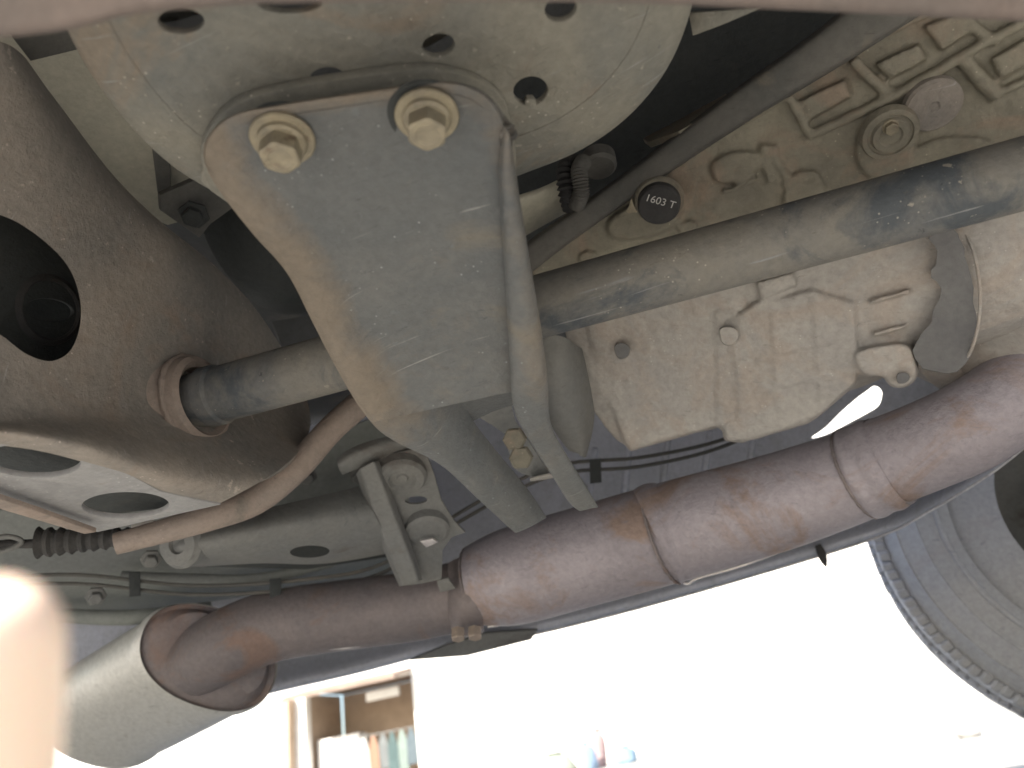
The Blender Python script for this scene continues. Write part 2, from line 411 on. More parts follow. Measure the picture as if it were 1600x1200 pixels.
fl_a = loft('fork_leg', legL, M['bracket'], br, .004, 2, 'broad left leg of the forked bracket')
# right flange strip that becomes the right leg
fl = [
 [(786, 196, .288), (791, 200, .285), (797, 212, .287), (799, 222, .293)],
 [(776, 262, .299), (783, 262, .293), (801, 264, .294), (806, 266, .302)],
 [(782, 340, .310), (789, 340, .303), (812, 340, .304), (817, 342, .313)],
 [(788, 420, .326), (795, 420, .319), (826, 420, .320), (831, 422, .330)],
 [(793, 505, .344), (799, 505, .337), (840, 505, .338), (845, 507, .348)],
 [(796, 560, .356), (801, 562, .350), (848, 560, .350), (853, 562, .360)],
 [(798, 592, .362), (803, 602, .357), (850, 600, .357), (856, 600, .366)],
 [(799, 612, .368), (804, 618, .366), (850, 616, .366), (857, 616, .374)],
 [(801, 642, .382), (806, 646, .379), (852, 648, .379), (858, 650, .386)],
 [(822, 682, .396), (828, 684, .392), (858, 674, .392), (863, 676, .400)],
 [(864, 744, .430), (870, 746, .426), (898, 736, .426), (903, 738, .434)],
 [(888, 787, .454), (894, 787, .451), (922, 776, .451), (927, 778, .458)],
 [(906, 799, .462), (910, 798, .461), (929, 793, .461), (935, 793, .466)]]
fl_b = loft('fork_leg', fl, M['bracket'], br, .004, 2, 'narrow right leg and side flange of the bracket')
dust_attr(fl_a, dust_rimlight); dust_attr(fl_b, dust_rimlight)
# web that turns away between the legs
web = [
 [(570, 610, .396), (640, 588, .384), (700, 572, .380), (760, 562, .376), (802, 556, .372)],
 [(600, 640, .41), (660, 606, .390), (712, 592, .386), (764, 578, .382), (804, 570, .378)],
 [(640, 680, .43), (690, 640, .41), (730, 622, .405), (772, 608, .40), (806, 598, .396)],
 [(680, 720, .45), (710, 672, .43), (744, 656, .43), (770, 642, .425), (806, 632, .42)]]
loft('web', web, M['bracket'], br, .003, 2)
# spacer plate behind with its own rounded outline
sp_out = [(330, 300), (316, 262), (316, 225), (345, 180), (383, 156), (430, 142), (545, 122), (640, 110), (695, 112), (746, 126), (785, 154), (800, 200), (806, 262), (780, 330), (500, 380)]
plate('spacer_plate', sp_out, zplane(ZD-.0050), M['dish'], br, .0046, (), .0008, 3)

# bolts
BN = Vector((-.06, -.10, -1)).normalized()
def make_bolt(parent, A, ax, s=1., m=None, wash=True, twist=0):
    m = m or M['bolt']
    ax = ax.normalized(); u = Vector((1, 0, 0)) - ax*ax.x; u.normalize(); v = ax.cross(u)
    bm = bmesh.new()
    def ring(h, r, n=48, hexa=0):
        out = []
        for k in range(n):
            a = 2*math.pi*k/n + twist
            rr = r
            if hexa:
                q = ((a-twist) % (math.pi/3)) - math.pi/6; rr = min(r, hexa/math.cos(q)) if hexa else r
            out.append(bm.verts.new(A+ax*h*s+(u*math.cos(a)+v*math.sin(a))*rr*s))
        return out
    # washer (flat, rounded edge), flange, hexagon with chamfered crown and shallow dimple
    seq = []
    if wash: seq += [(0, .0128, 0), (.0016, .0132, 0), (.0024, .0126, 0), (.0025, .0104, 0)]
    seq += [(.0026, .0102, 0), (.0044, .0098, 0), (.0054, .0088, 0), (.0056, .0084, .0074), (.0118, .0084, .0074), (.0126, .0080, .0074), (.0131, .0070, 0), (.0131, .0047, 0), (.0128, .0043, 0), (.0125, .0020, 0), (.0125, 0, 0)]
    R = [ring(h, r or 1e-5, hexa=hx) for h, r, hx in seq]
    for a, b in zip(R, R[1:]):
        for k in range(48): bm.faces.new((a[k], a[(k+1) % 48], b[(k+1) % 48], b[k]))
    bmesh.ops.recalc_face_normals(bm, faces=bm.faces)
    return frombm('bolt', bm, m, parent, None, 22)
def on_face(x, y, d): return D(x, y, d)
b1 = make_bolt(br, D(442, 214, .3035), BN, .9, twist=.25)
b2 = make_bolt(br, D(667, 178, .2895), BN, .88, twist=.05)
# dark pressed rings in the paint where the washers sit
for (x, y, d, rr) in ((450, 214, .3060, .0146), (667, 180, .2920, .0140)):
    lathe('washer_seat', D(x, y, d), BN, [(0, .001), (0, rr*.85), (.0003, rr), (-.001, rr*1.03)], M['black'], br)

# ---- left crossmember
cm = group_('crossmember', 'brown dusty box crossmember with large holes at the left')
wall = [
 [(-260, 30, .44), (-80, 50, .43), (0, 62, .43), (30, 80, .45), (44, 96, .48)],
 [(-260, 240, .44), (-60, 225, .43), (60, 205, .44), (108, 200, .46), (128, 215, .50)],
 [(-260, 390, .43), (-40, 365, .43), (110, 330, .45), (190, 315, .475), (226, 332, .52)],
 [(-260, 500, .42), (0, 465, .43), (170, 415, .465), (290, 390, .52), (322, 396, .56)],
 [(-260, 590, .41), (0, 560, .425), (200, 500, .475), (360, 475, .545), (410, 492, .59)],
 [(-260, 650, .405), (20, 622, .42), (210, 590, .48), (390, 560, .565), (460, 570, .62)],
 [(-260, 685, .40), (20, 660, .415), (190, 655, .47), (390, 660, .55), (500, 670, .61)],
 [Zp(-300, 652, .292), Zp(30, 656, .290), Zp(180, 694, .290), Zp(300, 742, .291), Zp(440, 740, .300)],
 [Zp(-300, 662, .2812), Zp(30, 672, .2812), Zp(172, 716, .2815), Zp(262, 760, .282), Zp(346, 787, .2842)],
 [Zp(-300, 682, .2848), Zp(30, 692, .2852), Zp(158, 728, .2860), Zp(254, 770, .2865), Zp(336, 790, .2870)]]
ws = loft('side_wall', wall, M['cross'], cm, .004, 3)
rough_up(ws, .0012, 25)
cut(ws, [(-60, 330), (0, 336), (50, 362), (98, 405), (121, 450), (126, 500), (112, 545), (82, 564), (45, 555), (8, 528), (-60, 470)], .2, .55)
lowp = [(-260, 690), (20, 672), (110, 668), (190, 712), (255, 760), (345, 790), (250, 811), (152, 833), (0, 776), (-260, 690)][:-1]
lp = plate('bottom_plate', [(-300, 680), (20, 689), (110, 696), (166, 722), (250, 768), (345, 789), (152, 832), (0, 776), (-300, 700)], zplane(.285), M['crosslow'], cm, .0035, [ell(50, 721, 76, 26, 3), ell(196, 790, 68, 20.5, -1)], .0006)
# inner box wall seen through the big hole, itself with an oval hole
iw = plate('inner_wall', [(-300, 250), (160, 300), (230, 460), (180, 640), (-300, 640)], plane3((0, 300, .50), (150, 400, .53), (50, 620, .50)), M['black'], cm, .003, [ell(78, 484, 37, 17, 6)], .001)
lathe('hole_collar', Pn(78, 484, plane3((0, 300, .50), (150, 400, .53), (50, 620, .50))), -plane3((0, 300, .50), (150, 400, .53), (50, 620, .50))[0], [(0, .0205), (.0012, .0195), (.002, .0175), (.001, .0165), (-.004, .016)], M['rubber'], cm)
plate('shaded_box_top', [(-300, 640), (30, 650), (120, 655), (200, 700), (270, 745), (340, 775), (250, 795), (160, 806), (0, 750), (-300, 660)], zplane(.315), M['black'], cm, .004)  # black plate added so the bottom plate's holes look dark inside
plate('shaded_box_back', [(-300, 200), (200, 280), (300, 470), (240, 640), (-300, 640)], plane3((0, 300, .60), (150, 400, .63), (50, 620, .60)), M['black'], cm, .003)  # black backing put in to darken the inner wall's oval hole
# flat return lip under the far side
plate('return_lip', [(60, 800), (0, 780), (-60, 760), (-60, 772), (0, 796), (132, 835), (150, 832)], zplane(.278), M['rod'], cm, .003)

# ---- long tube behind the bracket and its welded collar
A, B = D(300, 628, .505), D(1720, 238, .455)
axis = (B-A).normalized(); Ls = (B-A).length
sh = group_('cross_tube', 'long straight grey tube running behind the bracket to the right')
rs = .0172
N_ = 60
bm = tube_mesh([A+axis*(Ls*k/N_) for k in range(N_+1)], [rs*(1+.03*math.sin(k*.9)) if False else rs for k in range(N_+1)], 40)
frombm('tube_body', bm, M['shaft'], sh)
lathe('weld_collar', A, axis, [(-.06, .043), (-.020, .040), (-.014, .0375), (-.011, .0345), (-.008, .0345), (-.004, .033), (-.001, .0285), (.003, .0285), (.008, .027), (.010, .0235), (.007, .0205), (-.004, .0195)], M['rod'], cm, 48)
# sharp clip ends on tube
lathe('end_ring', A+axis*.012, axis, [(0, .0170), (0, .0188), (.008, .0188), (.010, .0172)], M['shaft'], sh, 40)

def bead(c, ax, R_, r_, m, parent, seed=0):
    ax = ax.normalized(); u_ = ax.orthogonal().normalized(); v_ = ax.cross(u_); rn = random.Random(seed)
    n = 120; P = [c+(u_*math.cos(2*math.pi*k/n)+v_*math.sin(2*math.pi*k/n))*(R_+rn.uniform(-.25, .1)*r_) for k in range(n+1)]
    return frombm('weld_bead', tube_mesh(P, [r_*(1+.12*math.sin(k*1.3)+rn.uniform(-.12, .12)) for k in range(n+1)], 8), m, parent)
bead(A+axis*(-.014), axis, .0385, .0026, M['cross'], cm, 1); bead(A+axis*.002, axis, .0285, .0018, M['rod'], cm, 2)
# ---- brown bent rod
tube('stabiliser_rod', [(640, 560, .56, 21), (585, 612, .55, 21), (520, 668, .545, 21), (462, 732, .54, 22), (400, 782, .54, 22), (330, 808, .54, 21), (262, 828, .545, 19), (180, 850, .55, 17)], M['rod'], car, label='rusty brown bent rod below the tube')

# ---- olive floor rail between the crossmember and the round plate
plate('floor_rail', [(-40, 40), (125, 30), (215, 175), (340, 275), (345, 330), (262, 352), (180, 320), (40, 200)], plane3((60, 90, .535), (300, 290, .60), (200, 190, .56)), M['olive'], car, .006, label='olive painted rail behind the round plate')
plate('floor_rib', [(237, 228), (266, 250), (268, 310), (246, 300)], plane3((60, 90, .52), (300, 290, .585), (200, 190, .545)), M['bar'], car, .004)
plate('rail_bracket', [(250, 305), (330, 270), (372, 262), (400, 300), (330, 350), (312, 372), (252, 330)], plane3((250, 305, .56), (400, 300, .58), (312, 372, .58)), M['bar'], car, .006, (), .001)
lathe('dark_hole_disc', D(304, 334, .562), Vector((.1, -.4, -1)), [(0, .010), (.002, .010), (.0025, .007), (.007, .007), (.008, .006), (.008, 0)], M['black'], car, 6)  # black disc in place of the bracket's dark hole
plate('crossbar', [(20, 60), (115, 40), (122, 78), (48, 96)], plane3((20, 60, .46), (115, 40, .46), (48, 96, .47)), M['bar'], car, .01)
# dark tank in the gap
tank = [
 [(300, 300, .68), (380, 270, .66), (470, 260, .66), (560, 290, .68)],
 [(320, 380, .66), (390, 350, .62), (470, 330, .62), (560, 340, .66)],
 [(360, 440, .66), (410, 420, .62), (480, 400, .62), (560, 400, .66)],
 [(405, 482, .68), (430, 488, .64), (490, 484, .64), (560, 480, .68)],
 [(430, 486, .74), (440, 493, .72), (490, 490, .72), (560, 484, .74)]]
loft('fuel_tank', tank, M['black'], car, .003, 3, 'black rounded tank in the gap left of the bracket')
plate('tank_strap', [(425, 502), (500, 490), (540, 500), (540, 540), (440, 540)], plane3((425, 502, .66), (540, 500, .68), (440, 540, .66)), M['floor'], car, .006, smooth=0)

# ---- dark diagonal bar and void on the right
dbar = group_('diagonal_bar', 'dark grey diagonal bar beside the gearbox')
rows = [
 [(786, 410, .53), (822, 376, .515), (983, 268, .487), (1130, 148, .465), (1270, 56, .45), (1370, -30, .44)],
 [(787, 413, .52), (823, 379, .505), (984, 271, .477), (1132, 152, .455), (1272, 60, .440), (1373, -26, .431)],
 [(790, 420, .518), (828, 384, .503), (987, 276, .475), (1137, 158, .453), (1278, 66, .438), (1380, -20, .429)],
 [(806, 442, .518), (850, 400, .503), (1003, 292, .475), (1158, 186, .453), (1308, 98, .438), (1436, 14, .429)],
 [(808, 446, .521), (853, 404, .506), (1006, 296, .478), (1161, 190, .456), (1311, 103, .441), (1440, 19, .432)],
 [(810, 448, .54), (855, 406, .525), (1008, 298, .50), (1163, 192, .48), (1313, 105, .465), (1442, 21, .455)]]
loft('bar_body', rows, M['bar'], dbar, .004, 2)
plate('lug', [(1004, 216), (1040, 198), (1135, 146), (1140, 160), (1060, 205), (1012, 222)], plane3((1004, 216, .52), (1135, 146, .50), (1060, 190, .50)), M['cast'], dbar, .004)
# black sheet standing in for the dark void behind
void_sheet = [
 [(780, 420, .62), (980, 300, .60), (1180, 120, .58), (1420, -60, .56)],
 [(740, 330, .60), (940, 200, .57), (1120, 40, .55), (1300, -120, .53)],
 [(700, 200, .58), (900, 60, .55), (1060, -80, .53), (1200, -200, .52)]]
loft('void_shade_sheet', void_sheet, M['black'], car, .003, 2, 'black sheet standing in for the dark gap right of the round plate')
plate('blurred_bracket_edge', [(1075, 20), (1190, 12), (1130, 38), (1082, 56)], plane3((1075, 20, .36), (1190, 12, .35), (1082, 56, .36)), M['dish'], car, .004).name = 'edge_bracket'

# corrugated hose
hose = group_('corrugated_hose', 'short black corrugated hose by the edge of the round plate')
pth = cr([(893, 250, .50), (884, 268, .49), (886, 300, .485), (894, 326, .49)], 12)
pts = [D(*p) for p in pth]; rad = [.0052+.0011*math.sin(i*math.pi/1.5) for i in range(len(pts))]
frombm('hose_body', tube_mesh(pts, rad, 20), M['rubber'], hose)
pth = cr([(912, 252, .49), (905, 268, .48), (908, 300, .478), (900, 322, .485)], 16)
pts = [D(*p) for p in pth]; rad = [.0042+.0012*(i % 2) for i in range(len(pts))]
frombm('hose_ribs', tube_mesh(pts, rad, 20), M['bar'], hose)
lathe('clamp_nut', D(934, 246, .50), BN, [(0, .011), (.008, .011), (.010, .009), (.010, 0)], M['bar'], hose)
rows = [[(800, 308, .50), (860, 290, .50), (900, 262, .50)], [(800, 318, .495), (860, 302, .495), (905, 276, .50)], [(806, 345, .52), (860, 334, .52), (905, 318, .52)], [(815, 372, .53), (860, 346, .53), (905, 322, .53)]]
loft('cross_strut', rows, M['olive'], car, .003, 2, 'dusty strut between round plate and diagonal bar')

# ---- gearbox, upper casing
gb = group_('gearbox', 'dusty ribbed cast alloy gearbox with round bosses on the right')
PG = plane3((840, 440, .52), (1600, 260, .50), (1420, 60, .475))
def raise_(pl, h): return (pl[0], pl[1]-pl[0]*h)
# finely divided casing face with cast unevenness
gx = []
top = cr([(830, 400), (976, 300), (1088, 222), (1180, 175), (1330, 86), (1400, 30), (1760, -20)], 4)
bot = cr([(830, 480), (976, 440), (1088, 420), (1180, 400), (1330, 370), (1400, 350), (1760, 300)], 4)
for k in range(9):
    t = k/8; gx.append([Pn(a[0]*(1-t)+b[0]*t, a[1]*(1-t)+b[1]*t, PG) for a, b in zip(top, bot)])
g1 = loft('upper_casing', gx, M['cast'], gb, .012, 2); rough_up(g1, .0016, 45)
def rib(pts, rpx, h, name='rib'):
    q = cr([(x, y, h) for x, y in pts], 5)
    P = [Pn(x, y, raise_(PG, hh)) for x, y, hh in q]
    rr = rpx/FPX*.38
    o = frombm(name, tube_mesh(P, [rr]*len(P), 12), M['cast'], gb); return o
rib([(1262, 214), (1330, 182), (1400, 148), (1470, 108), (1540, 66), (1640, 14)], 9, .004)
rib([(1232, 150), (1246, 176), (1266, 212)], 8, .004)
rib([(1332, 92), (1360, 122), (1392, 148)], 9, .003)
rib([(1505, 92), (1530, 120), (1560, 152)], 12, .002)
rib([(1480, -10), (1520, 40), (1560, 66)], 8, .003)
rib([(1160, 190), (1200, 168), (1222, 152)], 7, .004)
rib([(1360, 60), (1420, 35), (1470, 10)], 7, .004)
rib([(1560, 146), (1600, 128), (1660, 106)], 7, .003)
rib([(1195, 225), (1196, 250), (1206, 285)], 9, .001)
rib([(1208, 226), (1212, 252), (1230, 276)], 8, .001)
rib([(1225, 292), (1245, 276), (1268, 272), (1282, 292), (1285, 320)], 8, .001)
rib([(1128, 300), (1150, 294), (1182, 278)], 5, .003)
def cast_union(base, names, vox, amp, scl, iters=2):
    parts = [o for o in bpy.data.objects if o.parent == base.parent and o is not base and o.name.split('.')[0] in names]
    bm = bmesh.new(); bm.from_mesh(base.data)
    for o in parts:
        mm = o.data.copy(); bm.from_mesh(mm); bpy.data.meshes.remove(mm)
    me = base.data; bm.to_mesh(me); bm.free()
    for o in parts: bpy.data.objects.remove(o)
    m = base.modifiers.new('r', 'REMESH'); m.mode = 'VOXEL'; m.voxel_size = vox; m.use_smooth_shade = True
    m = base.modifiers.new('s', 'SMOOTH'); m.iterations = iters; m.factor = .6
    mat_ = me.materials[0]; bake(base); base.data.materials.clear(); base.data.materials.append(mat_)
    rough_up(base, amp, scl)
    base.data.polygons.foreach_set('use_smooth', [True]*len(base.data.polygons))
def block(pts, h, hb=.001, name='pocket', top=None):
    """raised cast pad with sloping sides"""
    cx = sum(p[0] for p in pts)/len(pts); cy = sum(p[1] for p in pts)/len(pts)
    q = cr(pts, 4, True) if len(pts) > 4 else pts
    bm = bmesh.new(); R = []
    for f, hh in ((1.0, -.004), (1.0, hb), (.93, h*.5), (.86, h*.62)):
        R.append([bm.verts.new(Pn(cx+(x-cx)*f, cy+(y-cy)*f, raise_(top or PG, hh))) for x, y in q])
    n = len(q)
    for a, b in zip(R, R[1:]):
        for k in range(n): bm.faces.new((a[k], a[(k+1) % n], b[(k+1) % n], b[k]))
    bm.faces.new(R[-1]); bm.faces.new(R[0][::-1]); bmesh.ops.recalc_face_normals(bm, faces=bm.faces)
    return frombm(name, bm, M['cast'], gb, None, 30)
block([(1248, 158), (1322, 122), (1332, 150), (1262, 190)], .010)
block([(1366, 100), (1436, 66), (1450, 92), (1390, 126)], .010)
block([(1546, 92), (1620, 50), (1630, 90), (1562, 126)], .010)
block([(1440, 40), (1500, 20), (1520, 50), (1470, 80)], .008)
block([(1340, 262), (1336, 225), (1350, 190), (1390, 172), (1425, 190), (1428, 240), (1420, 280), (1370, 284)], .010, name='boss_base')
block([(1420, 240), (1470, 215), (1540, 215), (1550, 240), (1440, 275)], .006)
block([(1110, 255), (1150, 236), (1186, 240), (1188, 262), (1150, 284), (1118, 284)], .007, name='oval_boss')
block([(950, 345), (985, 320), (1060, 300), (1068, 335), (1040, 362), (980, 376), (952, 368)], .012, name='plug_base')
block([(1058, 352), (1074, 344), (1090, 348), (1088, 362), (1066, 366)], .006, name='small_boss')
block([(1225, 300), (1245, 282), (1280, 290), (1285, 330), (1230, 340)], .006)
block([(905, 398), (920, 392), (934, 398), (932, 414), (908, 414)], .004, name='small_boss')
cast_union(g1, ('rib', 'pocket', 'boss_base', 'oval_boss', 'plug_base', 'small_boss'), .0012, .0006, 160, 4)
gn = -PG[0]
ax_b = (gn + Vector((0, 0, -.7))).normalized()
lathe('round_boss', Pn(1388, 205, raise_(PG, .006)), ax_b, [(0, .0150), (.003, .0148), (.005, .0140), (.0055, .0115), (.0045, .0110), (.0045, .0100), (.0065, .0090), (.0065, .0060), (.0055, .005), (.0055, 0)], M['cast'], gb)
make_bolt(gb, Pn(1390, 196, raise_(PG, .012)), ax_b, .42, M['bolt'], False, .4)
lathe('cap_disc', Pn(1455, 160, raise_(PG, .002)), ax_b, [(0, .0145), (.004, .0143), (.0055, .013), (.0058, .003), (.005, .002), (.005, 0)], M['cross'], gb)
# black plug with print
plug_ax = (gn + Vector((0, 0, -.35))).normalized()
PC = Pn(1030, 312, raise_(PG, .010))
lathe('plug_collar', PC, plug_ax, [(0, .0150), (.002, .0147), (.003, .0140), (.003, .0125)], M['cast'], gb)
lathe('rubber_plug', PC, plug_ax, [(0, .0128), (.0075, .0126), (.0088, .0115), (.0090, .0), ], M['rubber'], gb, label='black rubber plug marked 1603 T')
plate('tag', [(986, 310), (992, 325), (996, 332), (982, 334), (978, 330), (982, 322)], raise_(PG, .022), M['bolt'], gb, .002)
def text(s, size, P, nrm, ang, m, parent, name='lettering'):
    cu = bpy.data.curves.new(name, 'FONT'); cu.body = s; cu.size = size; cu.extrude = .00008; cu.align_x = 'CENTER'; cu.align_y = 'CENTER'; cu.space_character = 1.0
    o = bpy.data.objects.new(name, cu); COL.objects.link(o)
    dg = bpy.context.evaluated_depsgraph_get(); dg.update()
    me = bpy.data.meshes.new_from_object(o.evaluated_get(dg)); bpy.data.objects.remove(o)
    n = nrm.normalized(); x = (RT - n*RT.dot(n)).normalized(); x = Matrix.Rotation(ang, 3, n) @ x; y = n.cross(x)
    me.transform(Matrix(((x.x, y.x, n.x, P.x), (x.y, y.y, n.y, P.y), (x.z, y.z, n.z, P.z), (0, 0, 0, 1)))); me.materials.clear()
    return link(name, me, m, parent, False)
PT = PC+plug_ax*.0093
_up = (UP-plug_ax*UP.dot(plug_ax)).normalized(); _rt = (RT-plug_ax*RT.dot(plug_ax)).normalized()
text('1603 T', .0064, PT+_up*.003+_rt*.001, plug_ax, math.radians(-12), M['letters'], gb)

# ---- gearbox, lower casing beneath the tube
def lrow(*p): return list(p)
low = [
 [(872, 480, .57), (1000, 440, .54), (1150, 400, .53), (1300, 360, .53), (1450, 320, .53), (1600, 280, .53), (1760, 250, .53)],
 [(884, 540, .57), (1010, 510, .56), (1150, 470, .55), (1300, 430, .54), (1450, 390, .53), (1600, 360, .53), (1760, 320, .53)],
 [(902, 600, .58), (1030, 570, .57), (1150, 545, .56), (1300, 500, .55), (1450, 460, .54), (1600, 430, .54), (1760, 390, .54)],
 [(926, 652, .59), (1040, 640, .585), (1150, 620, .575), (1290, 580, .565), (1440, 530, .56), (1600, 480, .56), (1760, 440, .56)],
 [(962, 690, .60), (1055, 672, .60), (1150, 650, .595), (1280, 622, .585), (1430, 556, .58), (1600, 510, .58), (1760, 470, .58)],
 [(984, 704, .62), (1060, 684, .62), (1150, 664, .61), (1272, 640, .61), (1430, 566, .61), (1600, 528, .61), (1760, 480, .61)],
 [(990, 700, .68), (1070, 680, .68), (1150, 655, .68), (1272, 630, .68), (1430, 560, .68), (1600, 520, .68), (1760, 480, .68)]]
gl = group_('transfer_case', 'pale dusty lower gearbox casing under the long tube')
PL = plane3((940, 560, .572), (1400, 460, .535), (1050, 680, .592))
for i in (0, 1, 2, 3, 4):
    low[i] = [Pn(x, y, raise_(PL, (.004, .008, .011, .007, .0)[i])) for x, y, d in low[i]]
g2 = loft('lower_casing', low, M['castlow'], gl, .010, 3); rough_up(g2, .002, 30)
PL = plane3((940, 560, .572), (1400, 460, .535), (1050, 680, .592))
def lblock(pts, h, name, m='castlow', s=4, f1=.95, f2=.9, back=-.02, mid=None):
    cx = sum(p[0] for p in pts)/len(pts); cy = sum(p[1] for p in pts)/len(pts)
    q = cr(pts, s, True) if s else pts
    bm = bmesh.new(); R = []
    for f, hh in ((1.0, back), (1.0, h*.35), (f1, h*.85), (f2, h)):
        R.append([bm.verts.new(Pn(cx+(x-cx)*f, cy+(y-cy)*f, raise_(PL, hh))) for x, y in q])
    n = len(q)
    for a, b in zip(R, R[1:]):
        for k in range(n): bm.faces.new((a[k], a[(k+1) % n], b[(k+1) % n], b[k]))
    bm.faces.new(R[-1]); bm.faces.new(R[0][::-1]); bmesh.ops.recalc_face_normals(bm, faces=bm.faces)
    o = frombm(name, bm, M[m], gl, None, 30); return o
lblock([(912, 500), (1010, 480), (1140, 440), (1158, 478), (1142, 490), (1140, 590), (1136, 662), (1060, 684), (985, 705), (974, 690), (940, 600)], .009, 'sump_cover', s=0, f1=.985, f2=.965)
lblock([(1134, 500), (1180, 470), (1270, 450), (1340, 470), (1342, 560), (1338, 600), (1280, 650), (1262, 662), (1160, 692), (1132, 688), (1128, 670), (1150, 655), (1150, 600)], .013, 'pump_housing', s=0, f1=.98, f2=.95)
for a_, b_, c_, d_ in ((1176, 560, 1330, 520), (1180, 610, 1300, 580), (960, 600, 1110, 560), (1205, 480, 1215, 650), (1270, 470, 1282, 630), (1355, 470, 1425, 450), (1360, 520, 1420, 505)):
    nx, ny = (0, 7) if abs(c_-a_) > abs(d_-b_) else (7, 0)
    lblock([(a_, b_), (c_, d_), (c_+nx, d_+ny), (a_+nx, b_+ny)], .0146 if a_ > 1130 else .0098, 'low_rib', s=0)
lblock([(1180, 440), (1240, 424), (1248, 446), (1188, 470)], .014, 'pad', 'cast', s=0)
lblock([(960, 540), (972, 535), (984, 542), (982, 556), (970, 562), (962, 554)], .016, 'stud', 'peel')
lblock([(1124, 514), (1140, 510), (1153, 516), (1154, 530), (1144, 540), (1128, 536)], .019, 'stud')
lblock([(1116, 480), (1152, 476), (1158, 560), (1154, 640), (1150, 680), (1120, 668), (1118, 560)], .0108, 'pad', s=0)
lblock([(1335, 548), (1415, 535), (1434, 566), (1430, 594), (1408, 606), (1390, 602), (1378, 588), (1345, 584)], .018, 'drain_boss', 'castlow')
lblock([(1402, 584), (1416, 582), (1422, 590), (1414, 599), (1402, 598)], .024, 'drain_plug', 'peel')
lblock([(1132, 664), (1146, 656), (1158, 660), (1156, 686), (1136, 688)], .012, 'stud')
lblock([(1345, 450), (1440, 400), (1446, 440), (1436, 500), (1420, 540), (1350, 565)], .007, 'neck', s=3, f1=.9, f2=.75)
rj = random.Random(5)
pk = [(x+rj.uniform(-4, 4), y+rj.uniform(-3, 3)) for x, y in cr([(1464, 352), (1454, 372), (1464, 404), (1457, 432), (1470, 462), (1452, 502), (1428, 545), (1442, 578), (1500, 580), (1518, 540), (1524, 490), (1520, 430), (1504, 385), (1492, 356)], 3, True)]
lblock(pk, .0185, 'peeled_coating', 'peel', s=0, f1=1.0, f2=.995)
tube('ring_edge', [(1500, 352, .520, 2), (1520, 390, .517, 2.5), (1531, 450, .517, 2.5), (1529, 505, .522, 2.5), (1517, 548, .533, 2.5), (1500, 574, .548, 2)], M['castlow'], gl, 6, 10)
cast_union(g2, ('sump_cover', 'pump_housing', 'pad', 'neck', 'drain_boss', 'low_rib'), .0016, .0006, 120, 4)
# bell housing ring and peeled coating
bell = lathe('bell_ring', D(1400, 480, .70), (D(1545, 455, .60)-D(1395, 490, .64)), [(0, .05), (.05, .078), (.056, .084), (.074, .084), (.080, .080), (.16, .083)], M['castlow'], gl, 96, label='round flanged end of the casing')
def edgy(pts, amp, n=5, seed=1):
    rnd = random.Random(seed); q = cr(pts, n, True)
    return [(x+rnd.uniform(-amp, amp), y+rnd.uniform(-amp, amp)) for x, y in q]

# ---- dark flange piece to the left of the casing
fl2 = [
 [(835, 500, .54), (850, 522, .53), (885, 524, .53), (905, 545, .55), (915, 545, .58)],
 [(840, 560, .54), (852, 570, .53), (890, 572, .53), (912, 590, .55), (925, 595, .58)],
 [(846, 620, .55), (858, 630, .54), (890, 632, .54), (916, 650, .56), (932, 650, .59)],
 [(860, 670, .57), (872, 672, .56), (894, 672, .56), (914, 690, .57), (922, 692, .60)],
 [(890, 705, .60), (898, 708, .59), (904, 708, .59), (912, 716, .59), (916, 714, .61)]]
loft('engine_mount', fl2, M['arm'], gl, .004, 2, 'grey mount right beside the forked bracket')
# little bolts seen between the bracket legs
plate('mount_plate', [(750, 654), (770, 640), (800, 634), (806, 660), (860, 742), (835, 746), (800, 730), (790, 680)], plane3((750, 654, .52), (806, 634, .52), (850, 742, .56)), M['arm'], gl, .004, smooth=2)
for x, y in ((806, 685), (816, 714)):
    lathe('nut', D(x, y, .515), (D(x-6, y+3, .50)-D(x, y, .515)), [(0, .008), (.008, .008), (.009, .007), (.009, .0)], M['cast'], gl, 6)
rows = [[(828, 746, .55), (846, 742, .54), (864, 738, .55)], [(828, 750, .545), (846, 747, .54), (868, 743, .545)], [(830, 752, .56), (848, 750, .56), (870, 746, .56)]]
loft('clip', rows, M['castlow'], gl, .002, 1)

# ---- small hanging bracket
hb = group_('hanger_bracket', 'small grey folded bracket with two round bushes behind the forked bracket')
PH = plane3((600, 720, .60), (680, 720, .60), (680, 900, .66))
plate('hanger_face', [(562, 732), (590, 712), (650, 702), (668, 712), (678, 740), (690, 782), (708, 812), (727, 832), (706, 840), (692, 860), (690, 905), (662, 912), (628, 916), (606, 870), (580, 795)], PH, M['arm'], hb, .003, [ell(650, 782, 17, 6, -3)], .0006)
rows = [[(556, 740, .612), (562, 732, .592), (585, 722, .586), (592, 720, .594)],
        [(568, 774, .622), (574, 770, .602), (600, 762, .596), (608, 760, .604)],
        [(586, 828, .642), (592, 825, .622), (620, 816, .614), (628, 814, .624)],
        [(611, 888, .662), (616, 885, .640), (644, 876, .632), (652, 874, .643)],
        [(624, 916, .672), (630, 915, .650), (654, 907, .644), (660, 906, .654)]]
rows = [[r_[0], (r_[0][0]+1, r_[0][1], r_[0][2]-.004), r_[1], (r_[1][0]+3, r_[1][1]-.5, r_[1][2]), (r_[2][0]-2, r_[2][1], r_[2][2]), r_[2], r_[3]] for r_ in rows]
loft('folded_flange', rows, M['arm'], hb, .003, 2)
hn = -PH[0]
lathe('bush', Pn(628, 742, PH), hn+Vector((0, 0, -.6)), [(-.004, .020), (.003, .0195), (.006, .017), (.0065, .011), (.0035, .009), (.0035, .005), (.005, .004), (.005, 0)], M['arm'], hb)
